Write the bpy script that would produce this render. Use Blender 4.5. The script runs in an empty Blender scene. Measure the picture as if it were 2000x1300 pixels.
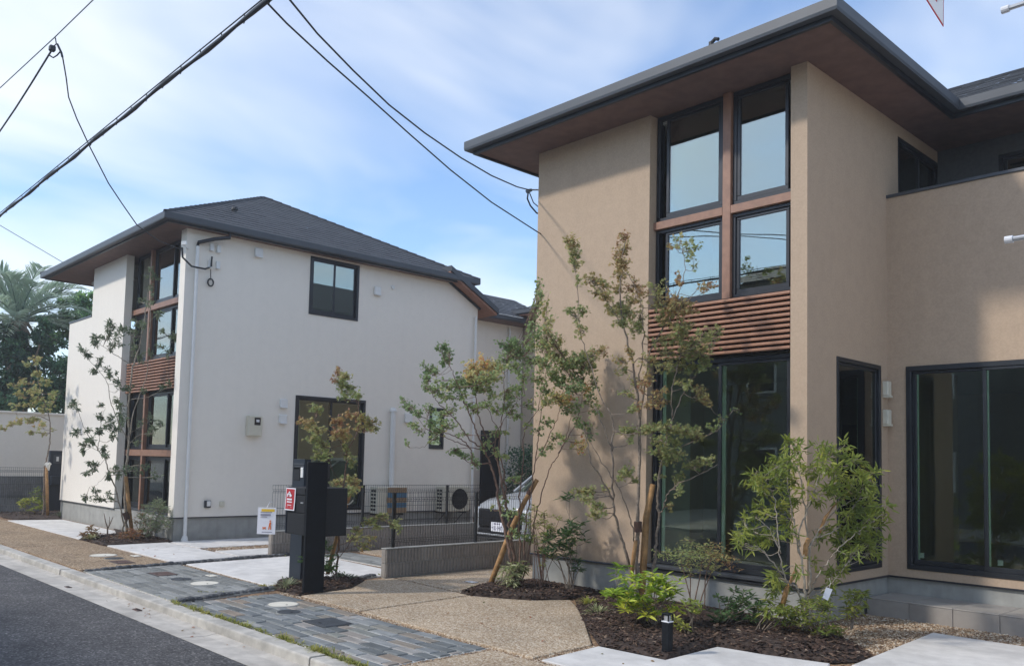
import bpy, bmesh, math
import numpy as np
from mathutils import Matrix, Vector

# ------------------------------------------------------------------ camera, sky, sun, exposure
scene = bpy.context.scene
COL = scene.collection
CAM = np.array([0.0, 0.0, 1.6])
FPX, CXP, CYP = 1661.19, 1000.0, 793.15            # focal length and principal point in photo pixels (2000 wide)
RGT = np.array([0.68861012, 0.72475581, 0.02334784])
UPV = np.array([0.03134354, -0.06191745, 0.997589])
FWD = np.array([-0.72445406, 0.68621808, 0.06535339])
cd = bpy.data.cameras.new('camera'); cam = bpy.data.objects.new('camera', cd); COL.objects.link(cam)
cd.sensor_width = 36.0; cd.sensor_fit = 'HORIZONTAL'
cd.lens = 36.0 * FPX / 2000.0
cd.shift_y = (CYP - 650.0) / 2000.0
cd.clip_start = 0.05; cd.clip_end = 3000.0
m = Matrix.Identity(4)
for i in range(3):
    m[i][0] = RGT[i]; m[i][1] = UPV[i]; m[i][2] = -FWD[i]; m[i][3] = CAM[i]
cam.matrix_world = m
scene.camera = cam

LIGHT = Vector((0.54, 1.0, -0.90)).normalized()      # the way sunlight travels
SUN_EL = math.asin(-LIGHT.z)
SUN_ROT = math.atan2(-LIGHT.x, -LIGHT.y)
world = bpy.data.worlds.new('World'); scene.world = world; world.use_nodes = True
wn, wl = world.node_tree.nodes, world.node_tree.links
wn.clear()
w_out = wn.new('ShaderNodeOutputWorld'); w_bg = wn.new('ShaderNodeBackground')
sky = wn.new('ShaderNodeTexSky'); sky.sky_type = 'NISHITA'; sky.sun_disc = False
sky.sun_elevation = SUN_EL; sky.sun_rotation = SUN_ROT; sky.altitude = 0.0
sky.air_density = 1.0; sky.dust_density = 0.25; sky.ozone_density = 4.0
w_tc = wn.new('ShaderNodeTexCoord'); w_sep = wn.new('ShaderNodeSeparateXYZ')
wl.new(w_tc.outputs['Generated'], w_sep.inputs[0])
w_zc = wn.new('ShaderNodeMath'); w_zc.operation = 'ADD'; w_zc.inputs[1].default_value = 0.22
wl.new(w_sep.outputs['Z'], w_zc.inputs[0])
w_dx = wn.new('ShaderNodeMath'); w_dx.operation = 'DIVIDE'; wl.new(w_sep.outputs['X'], w_dx.inputs[0]); wl.new(w_zc.outputs[0], w_dx.inputs[1])
w_dy = wn.new('ShaderNodeMath'); w_dy.operation = 'DIVIDE'; wl.new(w_sep.outputs['Y'], w_dy.inputs[0]); wl.new(w_zc.outputs[0], w_dy.inputs[1])
w_cb = wn.new('ShaderNodeCombineXYZ'); wl.new(w_dx.outputs[0], w_cb.inputs['X']); wl.new(w_dy.outputs[0], w_cb.inputs['Y'])
w_mp = wn.new('ShaderNodeMapping'); w_mp.inputs['Location'].default_value = (3.2117, -2.3682, -0.4959); w_mp.inputs['Rotation'].default_value = (0, 0, 2.055)
w_mp.inputs['Scale'].default_value = (1.6, 1.0, 1.0)
wl.new(w_cb.outputs[0], w_mp.inputs['Vector'])
w_n1 = wn.new('ShaderNodeTexNoise'); w_n1.inputs['Scale'].default_value = 1.15; w_n1.inputs['Detail'].default_value = 4.0; w_n1.inputs['Roughness'].default_value = 0.5; w_n1.inputs['Distortion'].default_value = 0.35
wl.new(w_mp.outputs[0], w_n1.inputs['Vector'])
w_cr = wn.new('ShaderNodeValToRGB'); w_cr.color_ramp.elements[0].position = 0.38; w_cr.color_ramp.elements[0].color = (0.02, 0.02, 0.02, 1)
w_cr.color_ramp.elements[1].position = 0.70; w_cr.color_ramp.elements[1].color = (0.70, 0.70, 0.70, 1)
wl.new(w_n1.outputs['Fac'], w_cr.inputs[0])
w_mix = wn.new('ShaderNodeMixRGB'); w_mix.inputs['Color2'].default_value = (5.0, 5.1, 5.15, 1.0)     # thin sunlit cloud
wl.new(w_cr.outputs[0], w_mix.inputs[0]); wl.new(sky.outputs[0], w_mix.inputs['Color1'])
wl.new(w_mix.outputs[0], w_bg.inputs['Color']); w_bg.inputs['Strength'].default_value = 0.15
wl.new(w_bg.outputs[0], w_out.inputs['Surface'])

sd = bpy.data.lights.new('sun', 'SUN'); sd.energy = 1.6; sd.angle = math.radians(4.0); sd.color = (1.0, 0.94, 0.86)
so = bpy.data.objects.new('sun', sd); COL.objects.link(so)
so.rotation_euler = LIGHT.to_track_quat('-Z', 'Y').to_euler(); so.location = (-20, -30, 40)

scene.view_settings.view_transform = 'Standard'; scene.view_settings.look = 'None'
scene.view_settings.exposure = 0.74; scene.view_settings.gamma = 1.0; scene.view_settings.use_curve_mapping = False
scene.cycles.max_bounces = 8; scene.cycles.transparent_max_bounces = 12

rng = np.random.default_rng(7)

# ------------------------------------------------------------------ helpers: geometry
def at(px, py, D):
    """point seen at photo pixel (px, py) at depth D in metres along the optical axis"""
    return CAM + D * (FWD + RGT * ((px - CXP) / FPX) + UPV * (-(py - CYP) / FPX))

def on_ground(px, py, z=0.0):
    d = at(px, py, 1.0) - CAM
    return CAM + d * ((z - CAM[2]) / d[2])

def on_y(px, py, Y):
    d = at(px, py, 1.0) - CAM
    return CAM + d * (Y / d[1])

def on_x(px, py, X):
    d = at(px, py, 1.0) - CAM
    return CAM + d * (X / d[0])

def depth(p):
    return float(np.dot(np.asarray(p, float) - CAM, FWD))

class MB:
    """collects faces; build() links them as ONE mesh object"""
    def __init__(s):
        s.v = []; s.f = []; s.t = []
    def add(s, verts, faces, tint=None):
        o = len(s.v)
        s.v.extend([tuple(float(c) for c in p) for p in verts])
        s.f.extend([tuple(int(i) + o for i in f) for f in faces])
        if tint is not None:
            s.t.extend([tint] * len(faces))
        return s
    def box(s, x0, x1, y0, y1, z0, z1):
        if x0 > x1: x0, x1 = x1, x0
        if y0 > y1: y0, y1 = y1, y0
        if z0 > z1: z0, z1 = z1, z0
        v = [(x0,y0,z0),(x1,y0,z0),(x1,y1,z0),(x0,y1,z0),(x0,y0,z1),(x1,y0,z1),(x1,y1,z1),(x0,y1,z1)]
        return s.add(v, [(0,3,2,1),(4,5,6,7),(0,1,5,4),(1,2,6,5),(2,3,7,6),(3,0,4,7)])
    def bbox(s, x0, x1, y0, y1, z0, z1, b=0.006):
        """box with chamfered edges"""
        if x0 > x1: x0, x1 = x1, x0
        if y0 > y1: y0, y1 = y1, y0
        if z0 > z1: z0, z1 = z1, z0
        b = min(b, (x1-x0)*.45, (y1-y0)*.45, (z1-z0)*.45)
        bm = bmesh.new()
        bmesh.ops.create_cube(bm, size=1.0)
        for q in bm.verts:
            q.co = Vector(((x0+x1)/2 + q.co.x*(x1-x0), (y0+y1)/2 + q.co.y*(y1-y0), (z0+z1)/2 + q.co.z*(z1-z0)))
        bmesh.ops.bevel(bm, geom=list(bm.edges), offset=b, segments=1, affect='EDGES', profile=0.5)
        bm.verts.index_update()
        s.add([q.co for q in bm.verts], [[q.index for q in f.verts] for f in bm.faces])
        bm.free(); return s
    def prism(s, poly, z0, z1):
        n = len(poly)
        a = sum(poly[i][0]*poly[(i+1)%n][1] - poly[(i+1)%n][0]*poly[i][1] for i in range(n))
        if a < 0: poly = poly[::-1]
        v = [(p[0], p[1], z0) for p in poly] + [(p[0], p[1], z1) for p in poly]
        f = [tuple(range(n))[::-1], tuple(range(n, 2*n))] + [(i, (i+1)%n, n+(i+1)%n, n+i) for i in range(n)]
        return s.add(v, f)
    def tube(s, pts, rad, sides=6, cap=True):
        pts = [np.asarray(p, float) for p in pts]; n = len(pts)
        if np.isscalar(rad): rad = [rad]*n
        ref = np.array([0.31, 0.17, 0.93]); V = []
        for i in range(n):
            t = pts[min(i+1, n-1)] - pts[max(i-1, 0)]; t = t / (np.linalg.norm(t) + 1e-9)
            r = ref if abs(t @ ref) < 0.95 else np.array([1.0, 0, 0])
            a = np.cross(t, r); a /= np.linalg.norm(a); b = np.cross(t, a)
            for k in range(sides):
                w = 2*math.pi*k/sides
                V.append(pts[i] + rad[i]*(math.cos(w)*a + math.sin(w)*b))
        F = []
        for i in range(n-1):
            for k in range(sides):
                k2 = (k+1) % sides
                F.append((i*sides+k, i*sides+k2, (i+1)*sides+k2, (i+1)*sides+k))
        if cap:
            F.append(tuple(range(sides))[::-1]); F.append(tuple((n-1)*sides + k for k in range(sides)))
        return s.add(V, F)
    def disc(s, c, axis, r0, r1, h, sides=24):
        """truncated cone with its base centre at c along axis"""
        axis = np.asarray(axis, float); axis = axis/np.linalg.norm(axis)
        c = np.asarray(c, float)
        return s.tube([c, c + axis*h], [r0, r1], sides)
    def sweep(s, prof, path, closed_prof=True):
        """profile points (outward offset, z) along a plan polyline; outward is to the right of travel"""
        n = len(path); P = [np.asarray(p, float) for p in path]; V = []
        for i in range(n):
            d0 = P[i]-P[i-1] if i > 0 else P[1]-P[0]
            d1 = P[i+1]-P[i] if i < n-1 else P[-1]-P[-2]
            d0 = d0/np.linalg.norm(d0); d1 = d1/np.linalg.norm(d1)
            n0 = np.array([d0[1], -d0[0]]); n1 = np.array([d1[1], -d1[0]])
            mt = n0+n1; mt = mt/(1.0 + n0@n1)
            for o, z in prof:
                q = P[i] + mt*o; V.append((q[0], q[1], z))
        k = len(prof); F = []
        for i in range(n-1):
            for j in range(k if closed_prof else k-1):
                j2 = (j+1) % k
                F.append((i*k+j, (i+1)*k+j, (i+1)*k+j2, i*k+j2))
        if closed_prof:
            F.append(tuple(range(k))); F.append(tuple((n-1)*k + j for j in range(k))[::-1])
        return s.add(V, F)
    def panel(s, org, u, n, U0, U1, Z0, Z1, T, holes):
        """wall slab: org + u*s, thickness T along -n, rectangular holes (u0,u1,z0,z1) with reveals"""
        org = np.asarray(org, float); u = np.asarray(u, float); n = np.asarray(n, float)
        us = sorted({U0, U1, *[min(max(h[i], U0), U1) for h in holes for i in (0,1)]})
        zs = sorted({Z0, Z1, *[min(max(h[i], Z0), Z1) for h in holes for i in (2,3)]})
        def solid(i, j):
            if i < 0 or j < 0 or i >= len(us)-1 or j >= len(zs)-1: return False
            cu = (us[i]+us[i+1])/2; cz = (zs[j]+zs[j+1])/2
            return not any(h[0] < cu < h[1] and h[2] < cz < h[3] for h in holes)
        def pt(a, z, d):
            q = org + u*a - n*d; return (q[0], q[1], z)
        for i in range(len(us)-1):
            for j in range(len(zs)-1):
                if not solid(i, j): continue
                a0, a1, z0, z1 = us[i], us[i+1], zs[j], zs[j+1]
                s.add([pt(a0,z0,0),pt(a1,z0,0),pt(a1,z1,0),pt(a0,z1,0)], [(0,1,2,3)])
                s.add([pt(a0,z0,T),pt(a1,z0,T),pt(a1,z1,T),pt(a0,z1,T)], [(3,2,1,0)])
                if not solid(i-1,j): s.add([pt(a0,z0,0),pt(a0,z0,T),pt(a0,z1,T),pt(a0,z1,0)], [(3,2,1,0)])
                if not solid(i+1,j): s.add([pt(a1,z0,0),pt(a1,z0,T),pt(a1,z1,T),pt(a1,z1,0)], [(0,1,2,3)])
                if not solid(i,j-1): s.add([pt(a0,z0,0),pt(a1,z0,0),pt(a1,z0,T),pt(a0,z0,T)], [(3,2,1,0)])
                if not solid(i,j+1): s.add([pt(a0,z1,0),pt(a1,z1,0),pt(a1,z1,T),pt(a0,z1,T)], [(0,1,2,3)])
        return s
    def build(s, name, mat, parent=None, org=None, smooth=False):
        me = bpy.data.meshes.new(name)
        o = np.zeros(3) if org is None else np.asarray(org, float)
        if org is None and parent is not None:
            o = np.array(parent.get('_org', (0.0, 0.0, 0.0)))
        v = np.asarray(s.v, float) - o
        me.from_pydata(v.tolist(), [], s.f)
        if s.t and len(s.t) == len(s.f):
            at_ = me.attributes.new('tint', 'FLOAT', 'FACE'); at_.data.foreach_set('value', np.asarray(s.t, np.float32))
        if smooth:
            me.polygons.foreach_set('use_smooth', [True]*len(me.polygons))
        me.materials.append(mat); me.update()
        ob = bpy.data.objects.new(name, me); COL.objects.link(ob)
        if parent is not None: ob.parent = parent
        elif org is not None: ob.location = o
        if parent is not None and org is not None:
            ob.location = o - np.array(parent.get('_org', (0.0, 0.0, 0.0)))
            ob['_org'] = tuple(float(c) for c in o)
        elif parent is not None:
            ob['_org'] = tuple(parent.get('_org', (0.0, 0.0, 0.0)))
        return ob

def tag(o, label=None, cat=None, group=None, kind=None):
    if label: o['label'] = label
    if cat: o['category'] = cat
    if group: o['group'] = group
    if kind: o['kind'] = kind
    return o

def thing(name, label, cat, loc=(0,0,0), group=None, kind=None):
    o = bpy.data.objects.new(name, None); COL.objects.link(o)
    o.empty_display_size = 0.2
    o.location = loc; o['_org'] = tuple(float(c) for c in loc)
    return tag(o, label, cat, group, kind)

def struct(name, mb, mat, label=None):
    o = mb.build(name, mat); o['kind'] = 'structure'
    if label: o['label'] = label
    return o

def inst(src, name, parent, loc, rot=(0,0,0), scale=(1,1,1), mat=None):
    """another object on the same mesh (alike pieces)"""
    o = bpy.data.objects.new(name, src); COL.objects.link(o)
    if parent is not None: o.parent = parent
    o.location = loc; o.rotation_euler = rot; o.scale = scale
    return o

# ------------------------------------------------------------------ helpers: materials
def mat_new(name):
    mt = bpy.data.materials.new(name); mt.use_nodes = True
    nt = mt.node_tree; b = nt.nodes.get('Principled BSDF')
    return mt, nt.nodes, nt.links, b

def ramp(nodes, stops):
    r = nodes.new('ShaderNodeValToRGB'); e = r.color_ramp.elements
    e[0].position, e[0].color = stops[0][0], (*stops[0][1], 1)
    e[1].position, e[1].color = stops[-1][0], (*stops[-1][1], 1)
    for p, c in stops[1:-1]:
        k = e.new(p); k.color = (*c, 1)
    return r

def plain(name, col, rough=0.6, metal=0.0, var=0.06, scale=8.0, bump=0.0, bscale=60.0, spec=0.5, stain=0.0, streak=0.0):
    """paint/metal/render colour with low-contrast mottling, fine relief and optional blotchy wear"""
    mt, n, l, b = mat_new(name)
    tc = n.new('ShaderNodeTexCoord')
    no = n.new('ShaderNodeTexNoise'); no.inputs['Scale'].default_value = scale; no.inputs['Detail'].default_value = 5.0
    l.new(tc.outputs['Object'], no.inputs['Vector'])
    c0 = tuple(max(0, c*(1-var)) for c in col); c1 = tuple(min(1, c*(1+var)) for c in col)
    r = ramp(n, [(0.35, c0), (0.65, c1)]); l.new(no.outputs['Fac'], r.inputs[0])
    out = r.outputs[0]
    if stain > 0:
        n2 = n.new('ShaderNodeTexNoise'); n2.inputs['Scale'].default_value = scale*0.17; n2.inputs['Detail'].default_value = 8.0; n2.inputs['Roughness'].default_value = 0.65
        l.new(tc.outputs['Object'], n2.inputs['Vector'])
        r2 = ramp(n, [(0.42, (1,1,1)), (0.62, (1-stain,)*3)]); l.new(n2.outputs['Fac'], r2.inputs[0])
        mx = n.new('ShaderNodeMixRGB'); mx.blend_type = 'MULTIPLY'; mx.inputs[0].default_value = 1.0
        l.new(out, mx.inputs[1]); l.new(r2.outputs[0], mx.inputs[2]); out = mx.outputs[0]
    if streak > 0:
        mp = n.new('ShaderNodeMapping'); mp.inputs['Scale'].default_value = (5.0, 5.0, 0.35); l.new(tc.outputs['Object'], mp.inputs['Vector'])
        n4 = n.new('ShaderNodeTexNoise'); n4.inputs['Scale'].default_value = 1.0; n4.inputs['Detail'].default_value = 6.0; n4.inputs['Roughness'].default_value = 0.6
        l.new(mp.outputs[0], n4.inputs['Vector'])
        r4 = ramp(n, [(0.46, (1,1,1)), (0.72, (1-streak,)*3)]); l.new(n4.outputs['Fac'], r4.inputs[0])
        m4 = n.new('ShaderNodeMixRGB'); m4.blend_type = 'MULTIPLY'; m4.inputs[0].default_value = 1.0
        l.new(out, m4.inputs[1]); l.new(r4.outputs[0], m4.inputs[2]); out = m4.outputs[0]
    l.new(out, b.inputs['Base Color'])
    b.inputs['Roughness'].default_value = rough; b.inputs['Metallic'].default_value = metal
    b.inputs['Specular IOR Level'].default_value = spec
    if bump > 0:
        n3 = n.new('ShaderNodeTexNoise'); n3.inputs['Scale'].default_value = bscale; n3.inputs['Detail'].default_value = 3.0
        l.new(tc.outputs['Object'], n3.inputs['Vector'])
        bp = n.new('ShaderNodeBump'); bp.inputs['Strength'].default_value = bump; bp.inputs['Distance'].default_value = 0.01
        l.new(n3.outputs['Fac'], bp.inputs['Height']); l.new(bp.outputs[0], b.inputs['Normal'])
    return mt

def pebbly(name, stops, scale=55.0, bump=0.5, rough=0.85, patch=0.18):
    """exposed aggregate: every voronoi cell one pebble with its own colour"""
    mt, n, l, b = mat_new(name)
    tc = n.new('ShaderNodeTexCoord')
    vo = n.new('ShaderNodeTexVoronoi'); vo.inputs['Scale'].default_value = scale
    l.new(tc.outputs['Object'], vo.inputs['Vector'])
    sp = n.new('ShaderNodeSeparateColor'); l.new(vo.outputs['Color'], sp.inputs[0])
    r = ramp(n, stops); l.new(sp.outputs[0], r.inputs[0])
    n2 = n.new('ShaderNodeTexNoise'); n2.inputs['Scale'].default_value = 1.3; n2.inputs['Detail'].default_value = 6.0
    l.new(tc.outputs['Object'], n2.inputs['Vector'])
    r2 = ramp(n, [(0.35, (1-patch,)*3), (0.65, (1+patch*0.4,)*3)]); l.new(n2.outputs['Fac'], r2.inputs[0])
    mx = n.new('ShaderNodeMixRGB'); mx.blend_type = 'MULTIPLY'; mx.inputs[0].default_value = 1.0
    l.new(r.outputs[0], mx.inputs[1]); l.new(r2.outputs[0], mx.inputs[2]); l.new(mx.outputs[0], b.inputs['Base Color'])
    b.inputs['Roughness'].default_value = rough
    bp = n.new('ShaderNodeBump'); bp.inputs['Strength'].default_value = bump; bp.inputs['Distance'].default_value = 0.012; bp.invert = True
    l.new(vo.outputs['Distance'], bp.inputs['Height']); l.new(bp.outputs[0], b.inputs['Normal'])
    return mt

def per_object(name, stops, rough=0.7, bump=0.3, bscale=25.0, vein=0.25, vscale=14.0, stretch=(1,1,1)):
    """each piece takes its own colour from the ramp, with grain inside it"""
    mt, n, l, b = mat_new(name)
    oi = n.new('ShaderNodeObjectInfo'); r = ramp(n, stops); l.new(oi.outputs['Random'], r.inputs[0])
    tc = n.new('ShaderNodeTexCoord'); ge = n.new('ShaderNodeNewGeometry')
    mp = n.new('ShaderNodeMapping'); mp.inputs['Scale'].default_value = stretch
    l.new(ge.outputs['Position'], mp.inputs['Vector'])
    no = n.new('ShaderNodeTexNoise'); no.inputs['Scale'].default_value = vscale; no.inputs['Detail'].default_value = 6.0; no.inputs['Roughness'].default_value = 0.65
    l.new(mp.outputs[0], no.inputs['Vector'])
    r2 = ramp(n, [(0.3, (1-vein,)*3), (0.7, (1+vein*0.5,)*3)]); l.new(no.outputs['Fac'], r2.inputs[0])
    mx = n.new('ShaderNodeMixRGB'); mx.blend_type = 'MULTIPLY'; mx.inputs[0].default_value = 1.0
    l.new(r.outputs[0], mx.inputs[1]); l.new(r2.outputs[0], mx.inputs[2]); l.new(mx.outputs[0], b.inputs['Base Color'])
    b.inputs['Roughness'].default_value = rough
    n3 = n.new('ShaderNodeTexNoise'); n3.inputs['Scale'].default_value = bscale; n3.inputs['Detail'].default_value = 5.0
    l.new(mp.outputs[0], n3.inputs['Vector'])
    bp = n.new('ShaderNodeBump'); bp.inputs['Strength'].default_value = bump; bp.inputs['Distance'].default_value = 0.01
    l.new(n3.outputs['Fac'], bp.inputs['Height']); l.new(bp.outputs[0], b.inputs['Normal'])
    return mt

def leafy(name, stops, trans=0.3, rough=0.45):
    """leaf colour by each leaf's own tint value; light passes through in part"""
    mt, n, l, b = mat_new(name)
    a = n.new('ShaderNodeAttribute'); a.attribute_name = 'tint'
    r = ramp(n, stops); l.new(a.outputs['Fac'], r.inputs[0])
    l.new(r.outputs[0], b.inputs['Base Color']); b.inputs['Roughness'].default_value = rough; b.inputs['Specular IOR Level'].default_value = 0.35
    tr = n.new('ShaderNodeBsdfTranslucent'); l.new(r.outputs[0], tr.inputs['Color'])
    mx = n.new('ShaderNodeMixShader'); mx.inputs[0].default_value = trans
    l.new(b.outputs[0], mx.inputs[1]); l.new(tr.outputs[0], mx.inputs[2])
    l.new(mx.outputs[0], n['Material Output'].inputs['Surface'])
    return mt

def glassy(name, tint=(0.58, 0.68, 0.62), base=0.22, rcol=(0.94, 0.98, 0.92)):
    """coated double glazing: part mirror, part tinted see-through"""
    mt, n, l, b = mat_new(name); n.remove(b)
    fr = n.new('ShaderNodeFresnel'); fr.inputs['IOR'].default_value = 1.52
    ad = n.new('ShaderNodeMath'); ad.operation = 'ADD'; ad.use_clamp = True; ad.inputs[1].default_value = base
    l.new(fr.outputs[0], ad.inputs[0])
    tr = n.new('ShaderNodeBsdfTransparent'); tr.inputs['Color'].default_value = (*tint, 1)
    gl = n.new('ShaderNodeBsdfGlossy'); gl.inputs['Color'].default_value = (*rcol, 1); gl.inputs['Roughness'].default_value = 0.008
    tc = n.new('ShaderNodeTexCoord'); no = n.new('ShaderNodeTexNoise'); no.inputs['Scale'].default_value = 1.6; no.inputs['Detail'].default_value = 1.0
    l.new(tc.outputs['Object'], no.inputs['Vector'])
    bp = n.new('ShaderNodeBump'); bp.inputs['Strength'].default_value = 0.025; bp.inputs['Distance'].default_value = 0.05
    l.new(no.outputs['Fac'], bp.inputs['Height']); l.new(bp.outputs[0], gl.inputs['Normal'])
    mx = n.new('ShaderNodeMixShader'); l.new(ad.outputs[0], mx.inputs[0]); l.new(tr.outputs[0], mx.inputs[1]); l.new(gl.outputs[0], mx.inputs[2])
    l.new(mx.outputs[0], n['Material Output'].inputs['Surface'])
    return mt

M = {}
M['stucco_beige'] = plain('stucco_beige', (0.475, 0.36, 0.26), 0.92, var=0.045, scale=45, bump=0.38, bscale=170, spec=0.2, stain=0.045, streak=0.03)
M['stucco_white'] = plain('stucco_white', (0.84, 0.79, 0.705), 0.92, var=0.02, scale=45, bump=0.2, bscale=170, spec=0.2, stain=0.022, streak=0.022)
M['recess_shade'] = plain('recess_shade', (0.085, 0.09, 0.095), 0.8, var=0.1, scale=20, bump=0.2, bscale=90)  # deep shade of the balcony recess, put into the back wall's colour
M['stucco_cream'] = plain('stucco_cream', (0.60, 0.52, 0.42), 0.92, var=0.04, scale=30, bump=0.35, bscale=160, spec=0.2)
M['opp_grey'] = plain('opposite_grey', (0.20, 0.21, 0.21), 0.9, var=0.06, scale=6)
M['opp_dark'] = plain('opposite_dark', (0.10, 0.11, 0.095), 0.9, var=0.1, scale=6)
M['footing'] = plain('footing_concrete', (0.36, 0.36, 0.335), 0.85, var=0.08, scale=6, bump=0.25, bscale=45, stain=0.14, streak=0.16)
M['black_alu'] = plain('black_aluminium', (0.014, 0.017, 0.022), 0.38, 0.0, var=0.15, scale=4)
M['grey_alu'] = plain('dark_grey_aluminium', (0.060, 0.066, 0.075), 0.42, 0.2, var=0.1, scale=3)
M['brown_alu'] = plain('wood_tone_aluminium', (0.275, 0.145, 0.092), 0.48, var=0.12, scale=12)
M['slat'] = plain('louvre_slat', (0.36, 0.185, 0.115), 0.5, var=0.14, scale=10)
M['pale_frame'] = plain('pale_green_resin', (0.66, 0.76, 0.67), 0.5, var=0.04)
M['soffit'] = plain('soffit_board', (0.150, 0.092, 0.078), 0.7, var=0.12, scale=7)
M['fascia'] = plain('fascia_brown', (0.30, 0.15, 0.10), 0.65, var=0.1, scale=9)
M['gutter'] = plain('gutter_steel', (0.052, 0.060, 0.071), 0.5, 0.0, var=0.08, scale=3)
M['white_pvc'] = plain('white_pipe', (0.74, 0.74, 0.72), 0.45, var=0.03)
M['cream_plastic'] = plain('cream_plastic', (0.62, 0.59, 0.48), 0.5, var=0.03)
M['white_paint'] = plain('white_paint', (0.70, 0.71, 0.73), 0.5, var=0.03)
M['dark_gap'] = plain('unlit_cavity', (0.006, 0.006, 0.006), 0.9)
M['room_wall'] = plain('room_wall', (0.46, 0.46, 0.42), 0.9, var=0.03)
M['room_floor'] = plain('room_floor', (0.20, 0.15, 0.10), 0.5, var=0.15, scale=9)
M['glass'] = glassy('window_glass')
M['glass_clear'] = glassy('clear_glass', (0.84, 0.91, 0.84), 0.03)
M['glass_car'] = glassy('car_glass', (0.45, 0.55, 0.50), 0.03)
def asphalt_material():
    mt, n, l, b = mat_new('asphalt')
    tc = n.new('ShaderNodeTexCoord')
    def noise(sc, det, rg=0.6):
        q = n.new('ShaderNodeTexNoise'); q.inputs['Scale'].default_value = sc; q.inputs['Detail'].default_value = det; q.inputs['Roughness'].default_value = rg
        l.new(tc.outputs['Object'], q.inputs['Vector']); return q
    vo = n.new('ShaderNodeTexVoronoi'); vo.inputs['Scale'].default_value = 62; l.new(tc.outputs['Object'], vo.inputs['Vector'])
    sp = n.new('ShaderNodeSeparateColor'); l.new(vo.outputs['Color'], sp.inputs[0])
    r = ramp(n, [(0.0, (0.050, 0.049, 0.050)), (0.55, (0.095, 0.093, 0.095)), (0.88, (0.135, 0.132, 0.132)), (1.0, (0.25, 0.24, 0.23))]); l.new(sp.outputs[0], r.inputs[0])
    out = r.outputs[0]
    for sc, lo, hi, amt in ((0.9, 0.35, 0.68, 0.30), (5.0, 0.4, 0.7, 0.16)):
        q = noise(sc, 7, 0.62); r2 = ramp(n, [(lo, (1.08,)*3), (hi, (1-amt,)*3)]); l.new(q.outputs['Fac'], r2.inputs[0])
        m_ = n.new('ShaderNodeMixRGB'); m_.blend_type = 'MULTIPLY'; m_.inputs[0].default_value = 1.0; l.new(out, m_.inputs[1]); l.new(r2.outputs[0], m_.inputs[2]); out = m_.outputs[0]
    l.new(out, b.inputs['Base Color']); b.inputs['Roughness'].default_value = 0.85; b.inputs['Specular IOR Level'].default_value = 0.3
    bp = n.new('ShaderNodeBump'); bp.inputs['Strength'].default_value = 0.7; bp.inputs['Distance'].default_value = 0.006; l.new(vo.outputs['Distance'], bp.inputs['Height']); l.new(bp.outputs[0], b.inputs['Normal'])
    return mt
M['asphalt'] = asphalt_material()
M['kerb'] = plain('kerb_concrete', (0.50, 0.475, 0.425), 0.88, var=0.12, scale=9, bump=0.3, bscale=70, stain=0.22)
M['gutter_conc'] = plain('gutter_concrete', (0.54, 0.505, 0.45), 0.88, var=0.12, scale=7, bump=0.3, bscale=60, stain=0.24)
M['pad'] = plain('broom_concrete', (0.70, 0.68, 0.645), 0.85, var=0.08, scale=6, bump=0.2, bscale=80, stain=0.17)
AGG = [(0.0, (0.24, 0.165, 0.10)), (0.18, (0.36, 0.255, 0.16)), (0.45, (0.45, 0.34, 0.225)), (0.75, (0.54, 0.44, 0.315)), (1.0, (0.66, 0.58, 0.46))]
M['aggregate'] = pebbly('exposed_aggregate', AGG, 68, 0.5)
M['aggregate_far'] = pebbly('exposed_aggregate_brown', [(0.0, (0.11, 0.07, 0.035)), (0.3, (0.27, 0.18, 0.10)), (0.65, (0.37, 0.265, 0.165)), (1.0, (0.52, 0.42, 0.30))], 52, 0.5)
M['gravel_bed'] = pebbly('gravel_bed', [(0.0, (0.06, 0.035, 0.02)), (0.4, (0.24, 0.135, 0.07)), (1.0, (0.40, 0.27, 0.16))], 38, 0.9)
M['gravel'] = leafy('gravel_stone', [(0.0, (0.13, 0.075, 0.04)), (0.35, (0.31, 0.205, 0.12)), (0.7, (0.46, 0.345, 0.23)), (1.0, (0.63, 0.56, 0.45))], 0.0, 0.8)
M['soil'] = plain('dark_soil', (0.050, 0.034, 0.026), 0.95, var=0.4, scale=22, bump=1.0, bscale=40)
M['mulch'] = leafy('bark_mulch', [(0.0, (0.020, 0.012, 0.010)), (0.55, (0.080, 0.048, 0.034)), (0.8, (0.16, 0.105, 0.072)), (1.0, (0.38, 0.30, 0.22))], 0.0, 0.9)
M['ground'] = plain('ground_earth', (0.20, 0.165, 0.12), 0.95, var=0.2, scale=3, bump=0.5, bscale=30)
M['slate'] = per_object('slate', [(0.0, (0.105, 0.115, 0.115)), (0.25, (0.20, 0.215, 0.215)), (0.45, (0.30, 0.31, 0.305)), (0.6, (0.15, 0.165, 0.175)), (0.72, (0.23, 0.235, 0.21)), (0.86, (0.27, 0.215, 0.165)), (1.0, (0.36, 0.37, 0.365))], 0.62, 0.5, 20, 0.3, 9, (0.6, 1.6, 1))
M['slate_grey'] = per_object('slate_grey', [(0.0, (0.165, 0.17, 0.16)), (0.5, (0.235, 0.24, 0.225)), (1.0, (0.30, 0.305, 0.29))], 0.7, 0.4, 20, 0.22, 9, (0.6, 1.6, 1))
M['grout'] = plain('pale_grout', (0.60, 0.60, 0.57), 0.9, var=0.1, scale=20)
M['cobble'] = per_object('cobble', [(0.0, (0.045, 0.05, 0.055)), (1.0, (0.115, 0.12, 0.125))], 0.75, 0.6, 30, 0.3, 22)
M['mortar'] = plain('mortar', (0.33, 0.33, 0.31), 0.92, var=0.12, scale=15)
M['block'] = per_object('split_block', [(0.0, (0.27, 0.245, 0.22)), (1.0, (0.325, 0.30, 0.27))], 0.9, 0.5, 60, 0.16, 18)
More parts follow.
